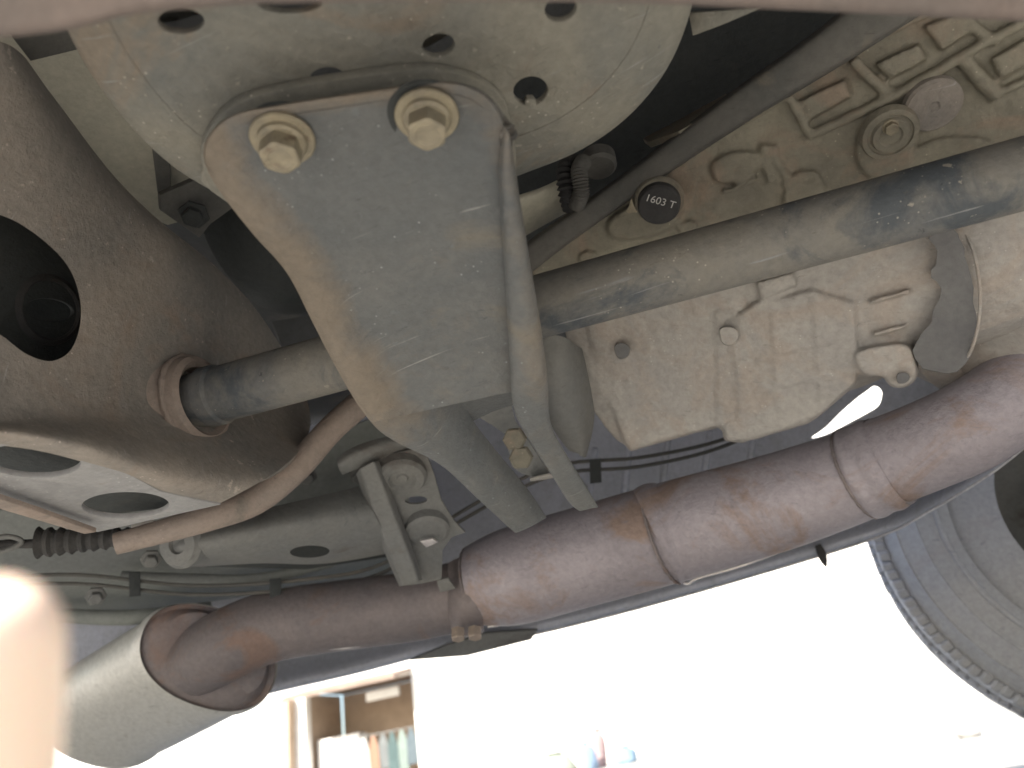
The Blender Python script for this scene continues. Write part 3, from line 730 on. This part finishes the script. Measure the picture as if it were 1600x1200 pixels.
lathe('bush', Pn(668, 826, PH), hn+Vector((0, 0, -.6)), [(-.004, .0185), (.003, .018), (.005, .015), (.0055, .0)], M['arm'], hb)
block2 = plate('bush_nut', [(656, 846), (676, 842), (684, 848), (666, 856)], raise_(PH, .012), M['lip'], hb, .003)
rows = [[(526, 716, .60), (545, 700, .59), (590, 684, .59), (640, 676, .60)], [(528, 730, .59), (548, 716, .58), (592, 698, .58), (645, 690, .59)], [(535, 742, .61), (556, 734, .60), (600, 716, .60), (648, 704, .61)]]
loft('hanger_lip', rows, M['arm'], hb, .004, 2)
plate('tail_tab', [(682, 908), (700, 904), (712, 920), (688, 926)], PH, M['arm'], hb, .003)

# ---- panels, arm and cable boot at the lower left
plate('arm_shadow', [(300, 850), (420, 830), (600, 812), (610, 870), (480, 890), (320, 886)], plane3((300, 850, .70), (600, 812, .70), (480, 890, .73)), M['black'], car, .003).name = 'arm_hole_shade'  # black sheet added behind the arm so its hole looks shaded
gp = [
 [(-250, 820, .80), (0, 800, .78), (200, 770, .76), (400, 720, .74), (620, 640, .74)],
 [(-250, 900, .84), (0, 880, .80), (160, 860, .78), (420, 820, .76), (640, 760, .76)],
 [(-250, 960, .90), (0, 920, .86), (150, 905, .84), (400, 880, .80), (640, 830, .80)],
 [(-250, 1000, .96), (0, 965, .93), (180, 950, .90), (420, 910, .86), (660, 880, .86)],
 [(-250, 1020, 1.08), (0, 985, 1.02), (180, 965, .98), (420, 925, .94), (660, 890, .94)]]
loft('rear_floor', gp, M['green'], car, .004, 3, 'grey-green floor panel at the lower left')
# curved swages pressed in the floor
tube('floor_swage', [(190, 900, .80, 8), (300, 905, .79, 9), (400, 905, .78, 9), (520, 880, .78, 8)], M['green'], car)
tube('floor_swage', [(60, 960, .88, 10), (200, 965, .86, 12), (330, 950, .85, 10)], M['green'], car)
arm = group_('rear_arm', 'dusty grey pressed arm with an oval hole')
rows = [
 [(258, 838, .64), (270, 820, .63), (380, 802, .62), (480, 780, .62), (560, 760, .63)],
 [(262, 856, .62), (290, 842, .60), (390, 822, .59), (490, 805, .60), (580, 795, .61)],
 [(272, 874, .62), (310, 866, .60), (400, 850, .60), (500, 836, .61), (600, 830, .62)],
 [(290, 882, .64), (330, 880, .63), (410, 868, .63), (490, 880, .66), (610, 856, .65)],
 [(310, 886, .67), (340, 884, .66), (430, 878, .66), (500, 886, .68), (620, 862, .67)]]
ar = loft('arm_body', rows, M['arm'], arm, .003, 3); cut(ar, ell(484, 862, 31, 9.5, -2), .55, .80)
lathe('arm_bush', D(282, 850, .615), D(262, 852, .60)-D(300, 845, .62), [(-.02, .018), (0, .018), (.004, .015), (.004, .007), (.001, .006), (.001, 0)], M['arm'], arm)
boot = group_('cable_boot', 'black ribbed rubber boot on a cable end')
P0, P1 = D(60, 848, .62), D(250, 836, .60); bx = P1-P0; LB = bx.length; prof_ = []
for k in range(41):
    t = k/40; prof_.append((t*LB, (.0095-.0045*t)*(1+.16*math.cos(t*2*math.pi*11))))
lathe('boot_body', P0, bx, [(0, .002)]+prof_+[(LB, .002)], M['rubber'], boot, 28)
tube('cable_end', [(-40, 858, .63, 9), (10, 850, .63, 7), (40, 850, .625, 7), (70, 848, .62, 8)], M['rubber'], boot)
tube('cable_eye', [(-20, 846, .62, 4), (10, 838, .62, 4), (34, 846, .62, 4), (10, 860, .62, 4), (-20, 862, .62, 4)], M['arm'], boot)
plate('boot_clip', [(205, 826), (240, 818), (262, 836), (240, 846)], zplane(.30), M['castlow'], boot, .003)

# ---- pipes, clips, ribs and bolts on the floor behind
lines = group_('brake_lines', 'thin metal lines clipped along the floor')
for dy in (0, 14):
    tube('line', [(-60, 905+dy, .78, 3), (120, 898+dy, .77, 3), (300, 915+dy, .77, 3), (480, 905+dy, .76, 3), (600, 880+dy, .75, 3), (720, 800+dy, .74, 3), (860, 730+dy, .74, 3), (1000, 715+dy, .74, 3), (1120, 690+dy*.8, .74, 3), (1190, 655+dy*.5, .73, 3), (1215, 590, .72, 3)], M['bar'], lines, 6, 8)
for x, y, d in ((210, 905, .765), (430, 915, .755), (640, 872, .74), (930, 728, .73)):
    plate('line_clip', [(x-9, y-10), (x+9, y-12), (x+10, y+26), (x-8, y+28)], plane3((x-9, y-10, d), (x+9, y-12, d), (x, y+26, d)), M['black'], lines, .004)
for k, x in enumerate((930, 985, 1045, 1110, 1180)):
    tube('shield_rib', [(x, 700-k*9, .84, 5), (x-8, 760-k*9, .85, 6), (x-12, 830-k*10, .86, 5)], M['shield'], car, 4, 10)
for x, y, d in ((150, 930, .80), (236, 872, .76), (560, 742, .72), (480, 742, .70), (905, 762, .82)):
    lathe('floor_bolt', D(x, y, d), (CAM-D(x, y, d))+Vector((0, 0, -.5)), [(0, .009), (.003, .009), (.0035, .006), (.008, .006), (.009, .005), (.009, 0)], M['arm'], car, 6)

# ---- exhaust
ex = group_('exhaust', 'brown steel exhaust pipe with silver muffler')
DS = [(745, 914, .70, 62), (800, 900, .69, 74), (900, 872, .68, 76), (1050, 830, .66, 77), (1200, 788, .64, 75), (1300, 755, .63, 72), (1345, 739, .625, 70)]
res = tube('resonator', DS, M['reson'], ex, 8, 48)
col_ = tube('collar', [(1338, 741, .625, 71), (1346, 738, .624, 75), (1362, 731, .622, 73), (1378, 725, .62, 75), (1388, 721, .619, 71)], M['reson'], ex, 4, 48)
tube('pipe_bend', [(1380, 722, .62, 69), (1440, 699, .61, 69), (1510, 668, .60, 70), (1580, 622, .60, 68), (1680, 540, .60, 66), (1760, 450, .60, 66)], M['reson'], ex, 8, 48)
tube('front_pipe', [(760, 910, .70, 52), (735, 926, .71, 53), (660, 944, .73, 53), (600, 953, .745, 53), (520, 963, .76, 53), (440, 975, .775, 54), (390, 990, .785, 55), (345, 1012, .80, 55), (310, 1034, .83, 52)], M['pipe'], ex, 8, 48)
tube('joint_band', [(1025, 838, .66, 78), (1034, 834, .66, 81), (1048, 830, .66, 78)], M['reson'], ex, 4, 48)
for (x, y, d, R_, a_, b_) in ((1036, 834, .66, 78, (1000, 846, .665), (1070, 824, .655)), (1338, 741, .625, 71, (1300, 755, .63), (1370, 728, .62)), (1390, 720, .619, 70, (1360, 731, .622), (1430, 702, .61)), (746, 914, .70, 60, (720, 922, .71), (780, 905, .695))):
    bead(D(x, y, d), D(*b_)-D(*a_), R_/FPX*(D(x, y, d)-CAM).dot(fw)-.0003, .0014, M['pipe'], ex, x)
rows = [[(700, 880, .70), (712, 872, .69), (748, 862, .69)], [(696, 940, .68), (714, 938, .655), (752, 930, .655)], [(706, 992, .70), (722, 994, .68), (756, 984, .68)], [(712, 996, .72), (726, 998, .72), (756, 988, .72)]]
loft('joint_flange', rows, M['pipe'], ex, .004, 2)
for x, y in ((716, 984), (742, 982)):
    lathe('flange_bolt', D(x, y, .67), Vector((0, -.4, -1)), [(0, .006), (.008, .006), (.009, .005), (.009, 0)], M['rod'], ex, 6)
A2, B2 = D(322, 1030, .82), D(158, 1122, .96); ax2 = B2-A2; LM = ax2.length
rm = .069
ax2 = ax2.normalized()
e1 = (RT*.99 - UP*.12).normalized(); e1 = (e1 - ax2*e1.dot(ax2)*.55).normalized(); e2 = (UP - e1*UP.dot(e1) - ax2*UP.dot(ax2)*.5).normalized()
def oval(name, prof, m, label=None):
    bm = bmesh.new(); R_ = []
    for t, f in prof:
        ring = []
        for k in range(96):
            a = 2*math.pi*k/96; c, q = math.cos(a), math.sin(a)
            ring.append(bm.verts.new(A2+ax2*t+e1*(.064*f*math.copysign(abs(c)**.9, c))+e2*(.043*f*math.copysign(abs(q)**.9, q))))
        R_.append(ring)
    for p, q in zip(R_, R_[1:]):
        for k in range(96): bm.faces.new((p[k], p[(k+1) % 96], q[(k+1) % 96], q[k]))
    bmesh.ops.recalc_face_normals(bm, faces=bm.faces)
    return frombm(name, bm, m, ex, label, 30)
oval('muffler_shell', [(-.006, 1.02), (0, 1.05), (.005, 1.045), (.008, 1.0), (LM*.3, 1.01), (LM*.7, 1.01), (LM-.012, 1.), (LM-.008, 1.04), (LM, 1.04), (LM+.002, .97), (LM+.012, .01)], M['muffler'], 'silver oval muffler')
oval('muffler_cap', [(-.012, .01), (-.013, .5), (-.011, .8), (.001, .96), (-.002, .985), (-.004, 1.01), (-.001, 1.03)], M['pipe'])
# folded seam along the lower edge, its lit line put into the colour
def seam(p): return tube('seam', p, M['lip'], ex, 5, 8)
seam([(372, 1056, .80, 1.5), (402, 1036, .775, 1.8), (430, 1023, .765, 2), (480, 1016, .755, 2), (540, 1012, .745, 2), (620, 1000, .735, 2), (700, 988, .72, 2)])
seam([(762, 979, .69, 2.5), (820, 970, .685, 2), (880, 955, .68, 3.5), (950, 934, .675, 3.5), (1024, 910, .665, 2.5), (1040, 914, .66, 2), (1060, 908, .66, 2.5), (1075, 912, .655, 2.5), (1090, 904, .65, 1.5), (1150, 887, .645, 1.7), (1220, 862, .64, 1.7), (1300, 828, .63, 1.7), (1345, 808, .62, 2), (1362, 800, .62, 2), (1376, 794, .62, 1.6)])
seam([(1388, 788, .615, 1.6), (1440, 768, .61, 1.6), (1500, 736, .605, 1.6), (1545, 704, .60, 1.8), (1580, 672, .60, 1.6), (1620, 630, .60, 1.5)])

# ---- far skirt / heat shield behind the exhaust
edge = cr([(-260, 1250), (340, 1104), (560, 1053), (700, 1016), (830, 992), (1000, 950), (1200, 893), (1375, 838), (1450, 800), (1530, 752), (1600, 700), (1760, 560)], 4)
ed = cr([(1.12,), (1.05,), (1.00,), (.97,), (.94,), (.91,), (.88,), (.85,), (.80,), (.74,), (.69,), (.64,)], 4)
rows = []
for dy, dd in ((10, .05), (2, .012), (0, 0), (-8, -.008), (-26, -.004), (-36, .01), (-120, .01), (-260, .01), (-430, -.04)):
    rows.append([(x - dy*.25, y+dy, d[0]+dd) for (x, y), d in zip(edge, ed)])
rows[0] = [(x, y-3, d[0]+.04) for (x, y), d in zip(edge, ed)]
rows[1] = [(x, y-1, d[0]+.015) for (x, y), d in zip(edge, ed)]
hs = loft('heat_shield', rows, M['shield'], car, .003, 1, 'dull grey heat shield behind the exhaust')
cut(hs, [(1268, 684), (1290, 668), (1316, 642), (1342, 620), (1356, 610), (1364, 604), (1372, 605), (1378, 613), (1376, 626), (1370, 636), (1350, 648), (1320, 664), (1290, 679)], .6, 1.3, 3)
tube('shield_edge', [(x, y, d[0]-.006, 2.0) for (x, y), d in zip(edge[16:], ed[16:])], M['lip'], car, 0, 8)
tube('rubber_flap', [(1278, 852, .862, 5), (1284, 866, .86, 7), (1288, 878, .86, 5), (1291, 886, .86, 1)], M['rubber'], car, 3, 10)
plate('sill_lip', [(640, 1032), (700, 1008), (760, 990), (840, 985), (830, 1000), (730, 1025)], plane3((640, 1032, .96), (760, 990, .93), (840, 990, .93)), M['arm'], car, .004)

# ---- wheel
wh = group_('wheel', 'dark tyre at the lower right seen from the inside')
WC = Yp(1760, 770, .95); Rt = (D(1600, 1104, 1)-CAM)
# radius from the tread edge that the photograph shows
Rt = (Yp(1430, 965, .95)-WC).length
steer = Vector((.10, 1, .0)).normalized()
print('wheel centre', WC, 'R', Rt)
prof_ = [(-.012, .12), (.0, .20), (-.012, Rt*.66), (-.016, Rt*.70), (-.0185, Rt*.705), (-.0185, Rt*.72), (-.0165, Rt*.725), (-.018, Rt*.76), (-.0165, Rt*.80), (-.018, Rt*.803), (-.0165, Rt*.812), (-.010, Rt*.86), (-.007, Rt*.885), (-.008, Rt*.89), (-.004, Rt*.90), (.004, Rt*.93), (.018, Rt*.972), (.022, Rt*.972), (.024, Rt*.985), (.10, Rt), (.19, Rt*.985), (.21, Rt*.96), (.22, Rt*.8), (.21, Rt*.6), (.12, .18)]
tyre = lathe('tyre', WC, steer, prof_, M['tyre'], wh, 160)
# shoulder and tread blocks
u = Vector((0, 0, 1)); u = (u-steer*u.dot(steer)).normalized(); v = steer.cross(u)
bm = bmesh.new()
bmesh.ops.create_cube(bm, size=1)
for vtx in bm.verts:
    vtx.co = Vector((vtx.co.x*.030*(1 if vtx.co.z > 0 else 1.1), vtx.co.y*.0115, vtx.co.z*.012))
bmesh.ops.bevel(bm, geom=bm.edges[:], offset=.002, segments=1, affect='EDGES')
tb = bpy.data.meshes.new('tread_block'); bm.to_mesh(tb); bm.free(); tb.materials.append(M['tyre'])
nb = 140
for k in range(nb):
    a = 2*math.pi*k/nb
    for off, rr, sh_, tw in ((.020, Rt*.985, 0, .45), (.062, Rt*1.003, .5, -.4)):
        if not (off < .1 or k % 1 == 0): continue
        aa = a+sh_*2*math.pi/nb + random.uniform(-.004, .004)
        er = u*math.cos(aa)+v*math.sin(aa); et = steer.cross(er)
        o = bpy.data.objects.new('tread_block', tb); COL.objects.link(o)
        m3 = Matrix((steer, et, er)).transposed().to_4x4()
        o.matrix_basis = Matrix.Translation(WC+steer*(off+random.uniform(-.001, .001))+er*(rr-.0045+random.uniform(-.0008, .0008))) @ m3 @ Matrix.Rotation(tw, 4, 'Z')
        setpar(o, wh)
lathe('wheel_rim', WC+steer*.004, steer, [(0, .20), (.01, .205), (.03, .18), (.10, .17), (.12, .06), (.06, .05), (.06, 0)], M['arm'], wh, 64)

# ================================================================== THE STREET BEYOND
FY = 24.0
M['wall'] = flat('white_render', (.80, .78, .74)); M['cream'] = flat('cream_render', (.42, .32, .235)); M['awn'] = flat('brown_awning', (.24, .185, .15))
def wbox(name, x0, y0, x1, y1, yf, depth, m, parent, bev=0, label=None):
    a, b = Yp(x0, y0, yf), Yp(x1, y1, yf)
    return box(name, (min(a.x, b.x), yf, min(a.z, b.z)), (max(a.x, b.x), yf+depth, max(a.z, b.z)), m, parent, bev, label)
shop = bpy.data.objects.new('shop_building', None); COL.objects.link(shop); shop.location = Yp(560, 1240, FY); shop.location.z = 0
shop['label'] = 'white street shop with a brown awning, glimpsed beneath the car'; shop['category'] = 'building'
def X(px, py=1130, yf=FY): return Yp(px, py, yf).x
def Zh(px, py, yf=FY): return Yp(px, py, yf).z
xa, xb = X(478, 1140), X(648, 1130)
zt = Zh(560, 1075)
ztop = 15.0  # made-up height: the sunlit wall whitens the gap above the exhaust
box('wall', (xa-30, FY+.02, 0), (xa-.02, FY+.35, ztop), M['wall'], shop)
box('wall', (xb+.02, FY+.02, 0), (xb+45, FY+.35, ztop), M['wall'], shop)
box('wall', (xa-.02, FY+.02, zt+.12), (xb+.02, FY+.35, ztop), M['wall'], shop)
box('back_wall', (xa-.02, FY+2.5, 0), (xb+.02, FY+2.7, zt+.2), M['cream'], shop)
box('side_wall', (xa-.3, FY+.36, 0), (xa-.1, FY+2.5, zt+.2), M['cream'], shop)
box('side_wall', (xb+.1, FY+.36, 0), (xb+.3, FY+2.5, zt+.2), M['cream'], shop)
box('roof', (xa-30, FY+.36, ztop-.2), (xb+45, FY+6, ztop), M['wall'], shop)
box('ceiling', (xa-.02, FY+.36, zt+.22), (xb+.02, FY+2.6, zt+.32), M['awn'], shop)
# awning: sloping slab with a valance
bm = bmesh.new(); pr = [(-1.3, -.12), (-1.3, .02), (0, .30), (0, .18)]
vs = [[bm.verts.new((xx, FY+y_, zt+z_)) for y_, z_ in pr] for xx in (xa-.05, xb+.05)]
for k in range(4): bm.faces.new((vs[0][k], vs[0][(k+1) % 4], vs[1][(k+1) % 4], vs[1][k]))
bm.faces.new(vs[0]); bm.faces.new(vs[1][::-1]); bmesh.ops.recalc_face_normals(bm, faces=bm.faces)
frombm('awning', bm, M['awn'], shop)
box('pillar', (X(436), FY-.4, 0), (X(462), FY-.05, zt+.1), M['cream'], shop)
box('lamp_tube', (X(560, 1085), FY+.5, Zh(560, 1096)), (X(612, 1085), FY+.62, Zh(560, 1082)), M['wall'], shop)
box('counter', (xa+.05, FY+.6, 0), (X(545), FY+1.2, Zh(520, 1150)), M['wall'], shop, .02)
box('rail', (X(545), FY+.3, Zh(600, 1144)), (xb, FY+.33, Zh(600, 1144)+.03), M['arm'], shop)
# garments on the rail
gcols = [('white', (.40, .40, .38)), ('peach', (.26, .155, .105)), ('grey', (.13, .14, .14)), ('teal', (.06, .095, .095)), ('pale green', (.17, .21, .19)), ('slate', (.085, .11, .125))]
x0, x1 = X(552), xb-.12
for k, (cn, cc) in enumerate(gcols):
    xc = x0+(x1-x0)*(k+.5)/len(gcols); wd = (x1-x0)/len(gcols)*.98; zr = Zh(600, 1144)+.02; ln = 1.15+.12*math.sin(k*2.3)
    rows = []
    for t in range(7):
        tt = t/6; hw = wd*.5*(.35+.65*min(1, tt*4))*(1+.1*tt)
        rows.append([Vector((xc+hw*(2*s/8-1), FY+.28+.03*math.sin(s*1.9+k)*tt+.02*k % .05, zr-.04-ln*tt)) for s in range(9)])
    g = loft('garment', rows, flat('cloth_'+cn.replace(' ', '_'), cc), None, .01, 1)
    g['label'] = ['white garment at the left end of the shop rail', 'peach garment hanging second on the shop rail', 'grey garment hanging between peach and teal ones', 'dark teal garment hanging on the shop rail', 'pale green garment hanging beside the teal one', 'slate blue garment at the right end of the shop rail'][k]
    g['category'] = 'clothing'; g['group'] = 'clothes hanging in the shop'
bm = tube_mesh([Yp(*p, FY-.9) for p in cr([(650, 1062), (700, 1073), (768, 1089)], 8)], .025, 8)
wire = frombm('cable', bm, M['bar'], None); wire['label'] = 'thin dark cable sloping down beside the shop awning'; wire['category'] = 'cable'

# low sacks standing on the far ground
def sack(px, top_px, w_px, yf, col, label, lean):
    base = Yp(px, 1180, yf); base.z = 0; h = Yp(px, top_px, yf).z; r = w_px/FPX*yf*.52
    bm = bmesh.new(); rings = []; n = 28
    for t, f in ((0, .6), (.03, .9), (.15, 1.05), (.35, 1.0), (.55, .92), (.72, .8), (.84, .5), (.89, .3), (.93, .42), (.98, .55), (1, .40)):
        ring = []
        for k in range(n):
            a = 2*math.pi*k/n; q = r*f*(1+.10*math.sin(3*a+px+t*4)+.05*math.sin(7*a+t*9))
            ring.append(bm.verts.new(base+Vector((math.cos(a)*q+lean*h*t*t, math.sin(a)*q*.8, h*t))))
        rings.append(ring)
    for p, q in zip(rings, rings[1:]):
        for k in range(n): bm.faces.new((p[k], p[(k+1) % n], q[(k+1) % n], q[k]))
    bm.faces.new(rings[0][::-1]); bm.faces.new(rings[-1]); bmesh.ops.recalc_face_normals(bm, faces=bm.faces)
    o = frombm('sack', bm, flat('sack_cloth_%d' % px, col), None); o['label'] = label; o['category'] = 'sack'; o['group'] = 'sacks standing on the bright ground'
sack(917, 1158, 26, 12., (.20, .27, .36), 'pale blue sack, left of the two blue ones', 0)
sack(934, 1137, 24, 12.5, (.38, .27, .26), 'faded red sack standing behind the blue one', .12)
sack(978, 1164, 30, 12.2, (.20, .29, .37), 'pale blue sack standing alone right of the red sack', 0)
sack(862, 1176, 60, 13., (.30, .33, .28), 'low grey-green slumped sack at the left of the row', .2)

# pebble on the ground at the lower right
bm = bmesh.new(); bmesh.ops.create_icosphere(bm, subdivisions=3, radius=1)
from mathutils import noise as _n
pc = Zp(1512, 1146, .012)
for vtx in bm.verts:
    q = vtx.co.copy(); r_ = 1+.25*_n.noise(q*1.3+Vector((3, 1, 2))); vtx.co = Vector((q.x*.036*r_, q.y*.03*r_, q.z*.018*r_))+pc
st = frombm('stone', bm, flat('grey_stone', (.33, .32, .30))); st['label'] = 'small grey stone on the bright ground at the lower right'; st['category'] = 'stone'

# ================================================================== HAND close to the lens
def skin_mat():
    m = bpy.data.materials.new('finger_skin'); m.use_nodes = True; t = m.node_tree; b = t.nodes['Principled BSDF']
    tc = t.nodes.new('ShaderNodeTexCoord'); n = t.nodes.new('ShaderNodeTexNoise'); n.inputs['Scale'].default_value = 120; t.links.new(tc.outputs['Object'], n.inputs['Vector'])
    mx = t.nodes.new('ShaderNodeMix'); mx.data_type = 'RGBA'; mx.inputs[6].default_value = (.86, .68, .54, 1); mx.inputs[7].default_value = (.82, .62, .48, 1)
    t.links.new(n.outputs[0], mx.inputs[0]); t.links.new(mx.outputs[2], b.inputs['Base Color'])
    b.inputs['Roughness'].default_value = .5; b.inputs['Subsurface Weight'].default_value = .3; b.inputs['Subsurface Radius'].default_value = (1, .3, .15); b.inputs['Subsurface Scale'].default_value = .004
    bp = t.nodes.new('ShaderNodeBump'); bp.inputs['Strength'].default_value = .15; bp.inputs['Distance'].default_value = .0005; t.links.new(n.outputs[0], bp.inputs['Height']); t.links.new(bp.outputs[0], b.inputs['Normal'])
    return m
SK = skin_mat()
# the fingertip reaches up past the lens; palm and other fingers are below and left, outside the frame
tip = D(-32, 902, .086)
dn = -(UP*.97 + RT*.12 - fw*.05).normalized(); lf = -RT
def chain(bm_v, bm_e, bm_r, pts, rr, root):
    prev = root
    for p, r in zip(pts, rr):
        bm_v.append(p); bm_r.append(r); bm_e.append((prev, len(bm_v)-1)); prev = len(bm_v)-1
kn = tip + dn*.070 + lf*.004
palm = kn + dn*.045 + lf*.038
V = [palm]; Ed = []; Rr = [.020]
V.append(palm + dn*.045 + lf*.006); Ed.append((0, 1)); Rr.append(.024)
V.append(palm + dn*.10 + lf*.01); Ed.append((1, 2)); Rr.append(.021)
chain(V, Ed, Rr, [kn, tip+dn*.046+lf*.001, tip+dn*.024, tip+dn*.006, tip], [.0105, .0092, .0088, .0082, .0068], 0)
for i, (l_, c_) in enumerate(((.080, .019), (.072, .038), (.058, .057))):
    k0 = palm - dn*.040 + lf*(.002+c_-.019)
    f_ = fw*.35
    V.append(k0); Rr.append(.0100-.0008*i); Ed.append((0, len(V)-1))
    root = len(V)-1
    d1 = (-dn + f_*.6).normalized(); d2 = (-dn*.5 + f_*2.5).normalized(); d3 = (f_*2.5 + dn*.5).normalized()
    chain(V, Ed, Rr, [k0+d1*l_*.42, k0+d1*l_*.42+d2*l_*.33, k0+d1*l_*.42+d2*l_*.33+d3*l_*.22], [.0088-.0006*i, .008-.0006*i, .0066-.0005*i], root)
th = palm + RT*.022 + dn*.03
V.append(th); Rr.append(.013); Ed.append((1, len(V)-1))
chain(V, Ed, Rr, [th+RT*.014+dn*.004+fw*.022, th+RT*.012-dn*.006+fw*.046], [.0105, .0085], len(V)-1)
me = bpy.data.meshes.new('hand'); me.from_pydata(V, Ed, [])
hand = bpy.data.objects.new('hand', me); COL.objects.link(hand)
m = hand.modifiers.new('k', 'SKIN'); s_ = hand.modifiers.new('s', 'SUBSURF'); s_.levels = 2
for i, r in enumerate(Rr): me.skin_vertices[0].data[i].radius = (r, r)
me.skin_vertices[0].data[0].use_root = True
bake(hand); hand.data.materials.clear(); hand.data.materials.append(SK)
hand.data.polygons.foreach_set('use_smooth', [True]*len(hand.data.polygons))
hand['label'] = 'blurred sunlit fingertip of a hand at the lower left edge'; hand['category'] = 'hand'
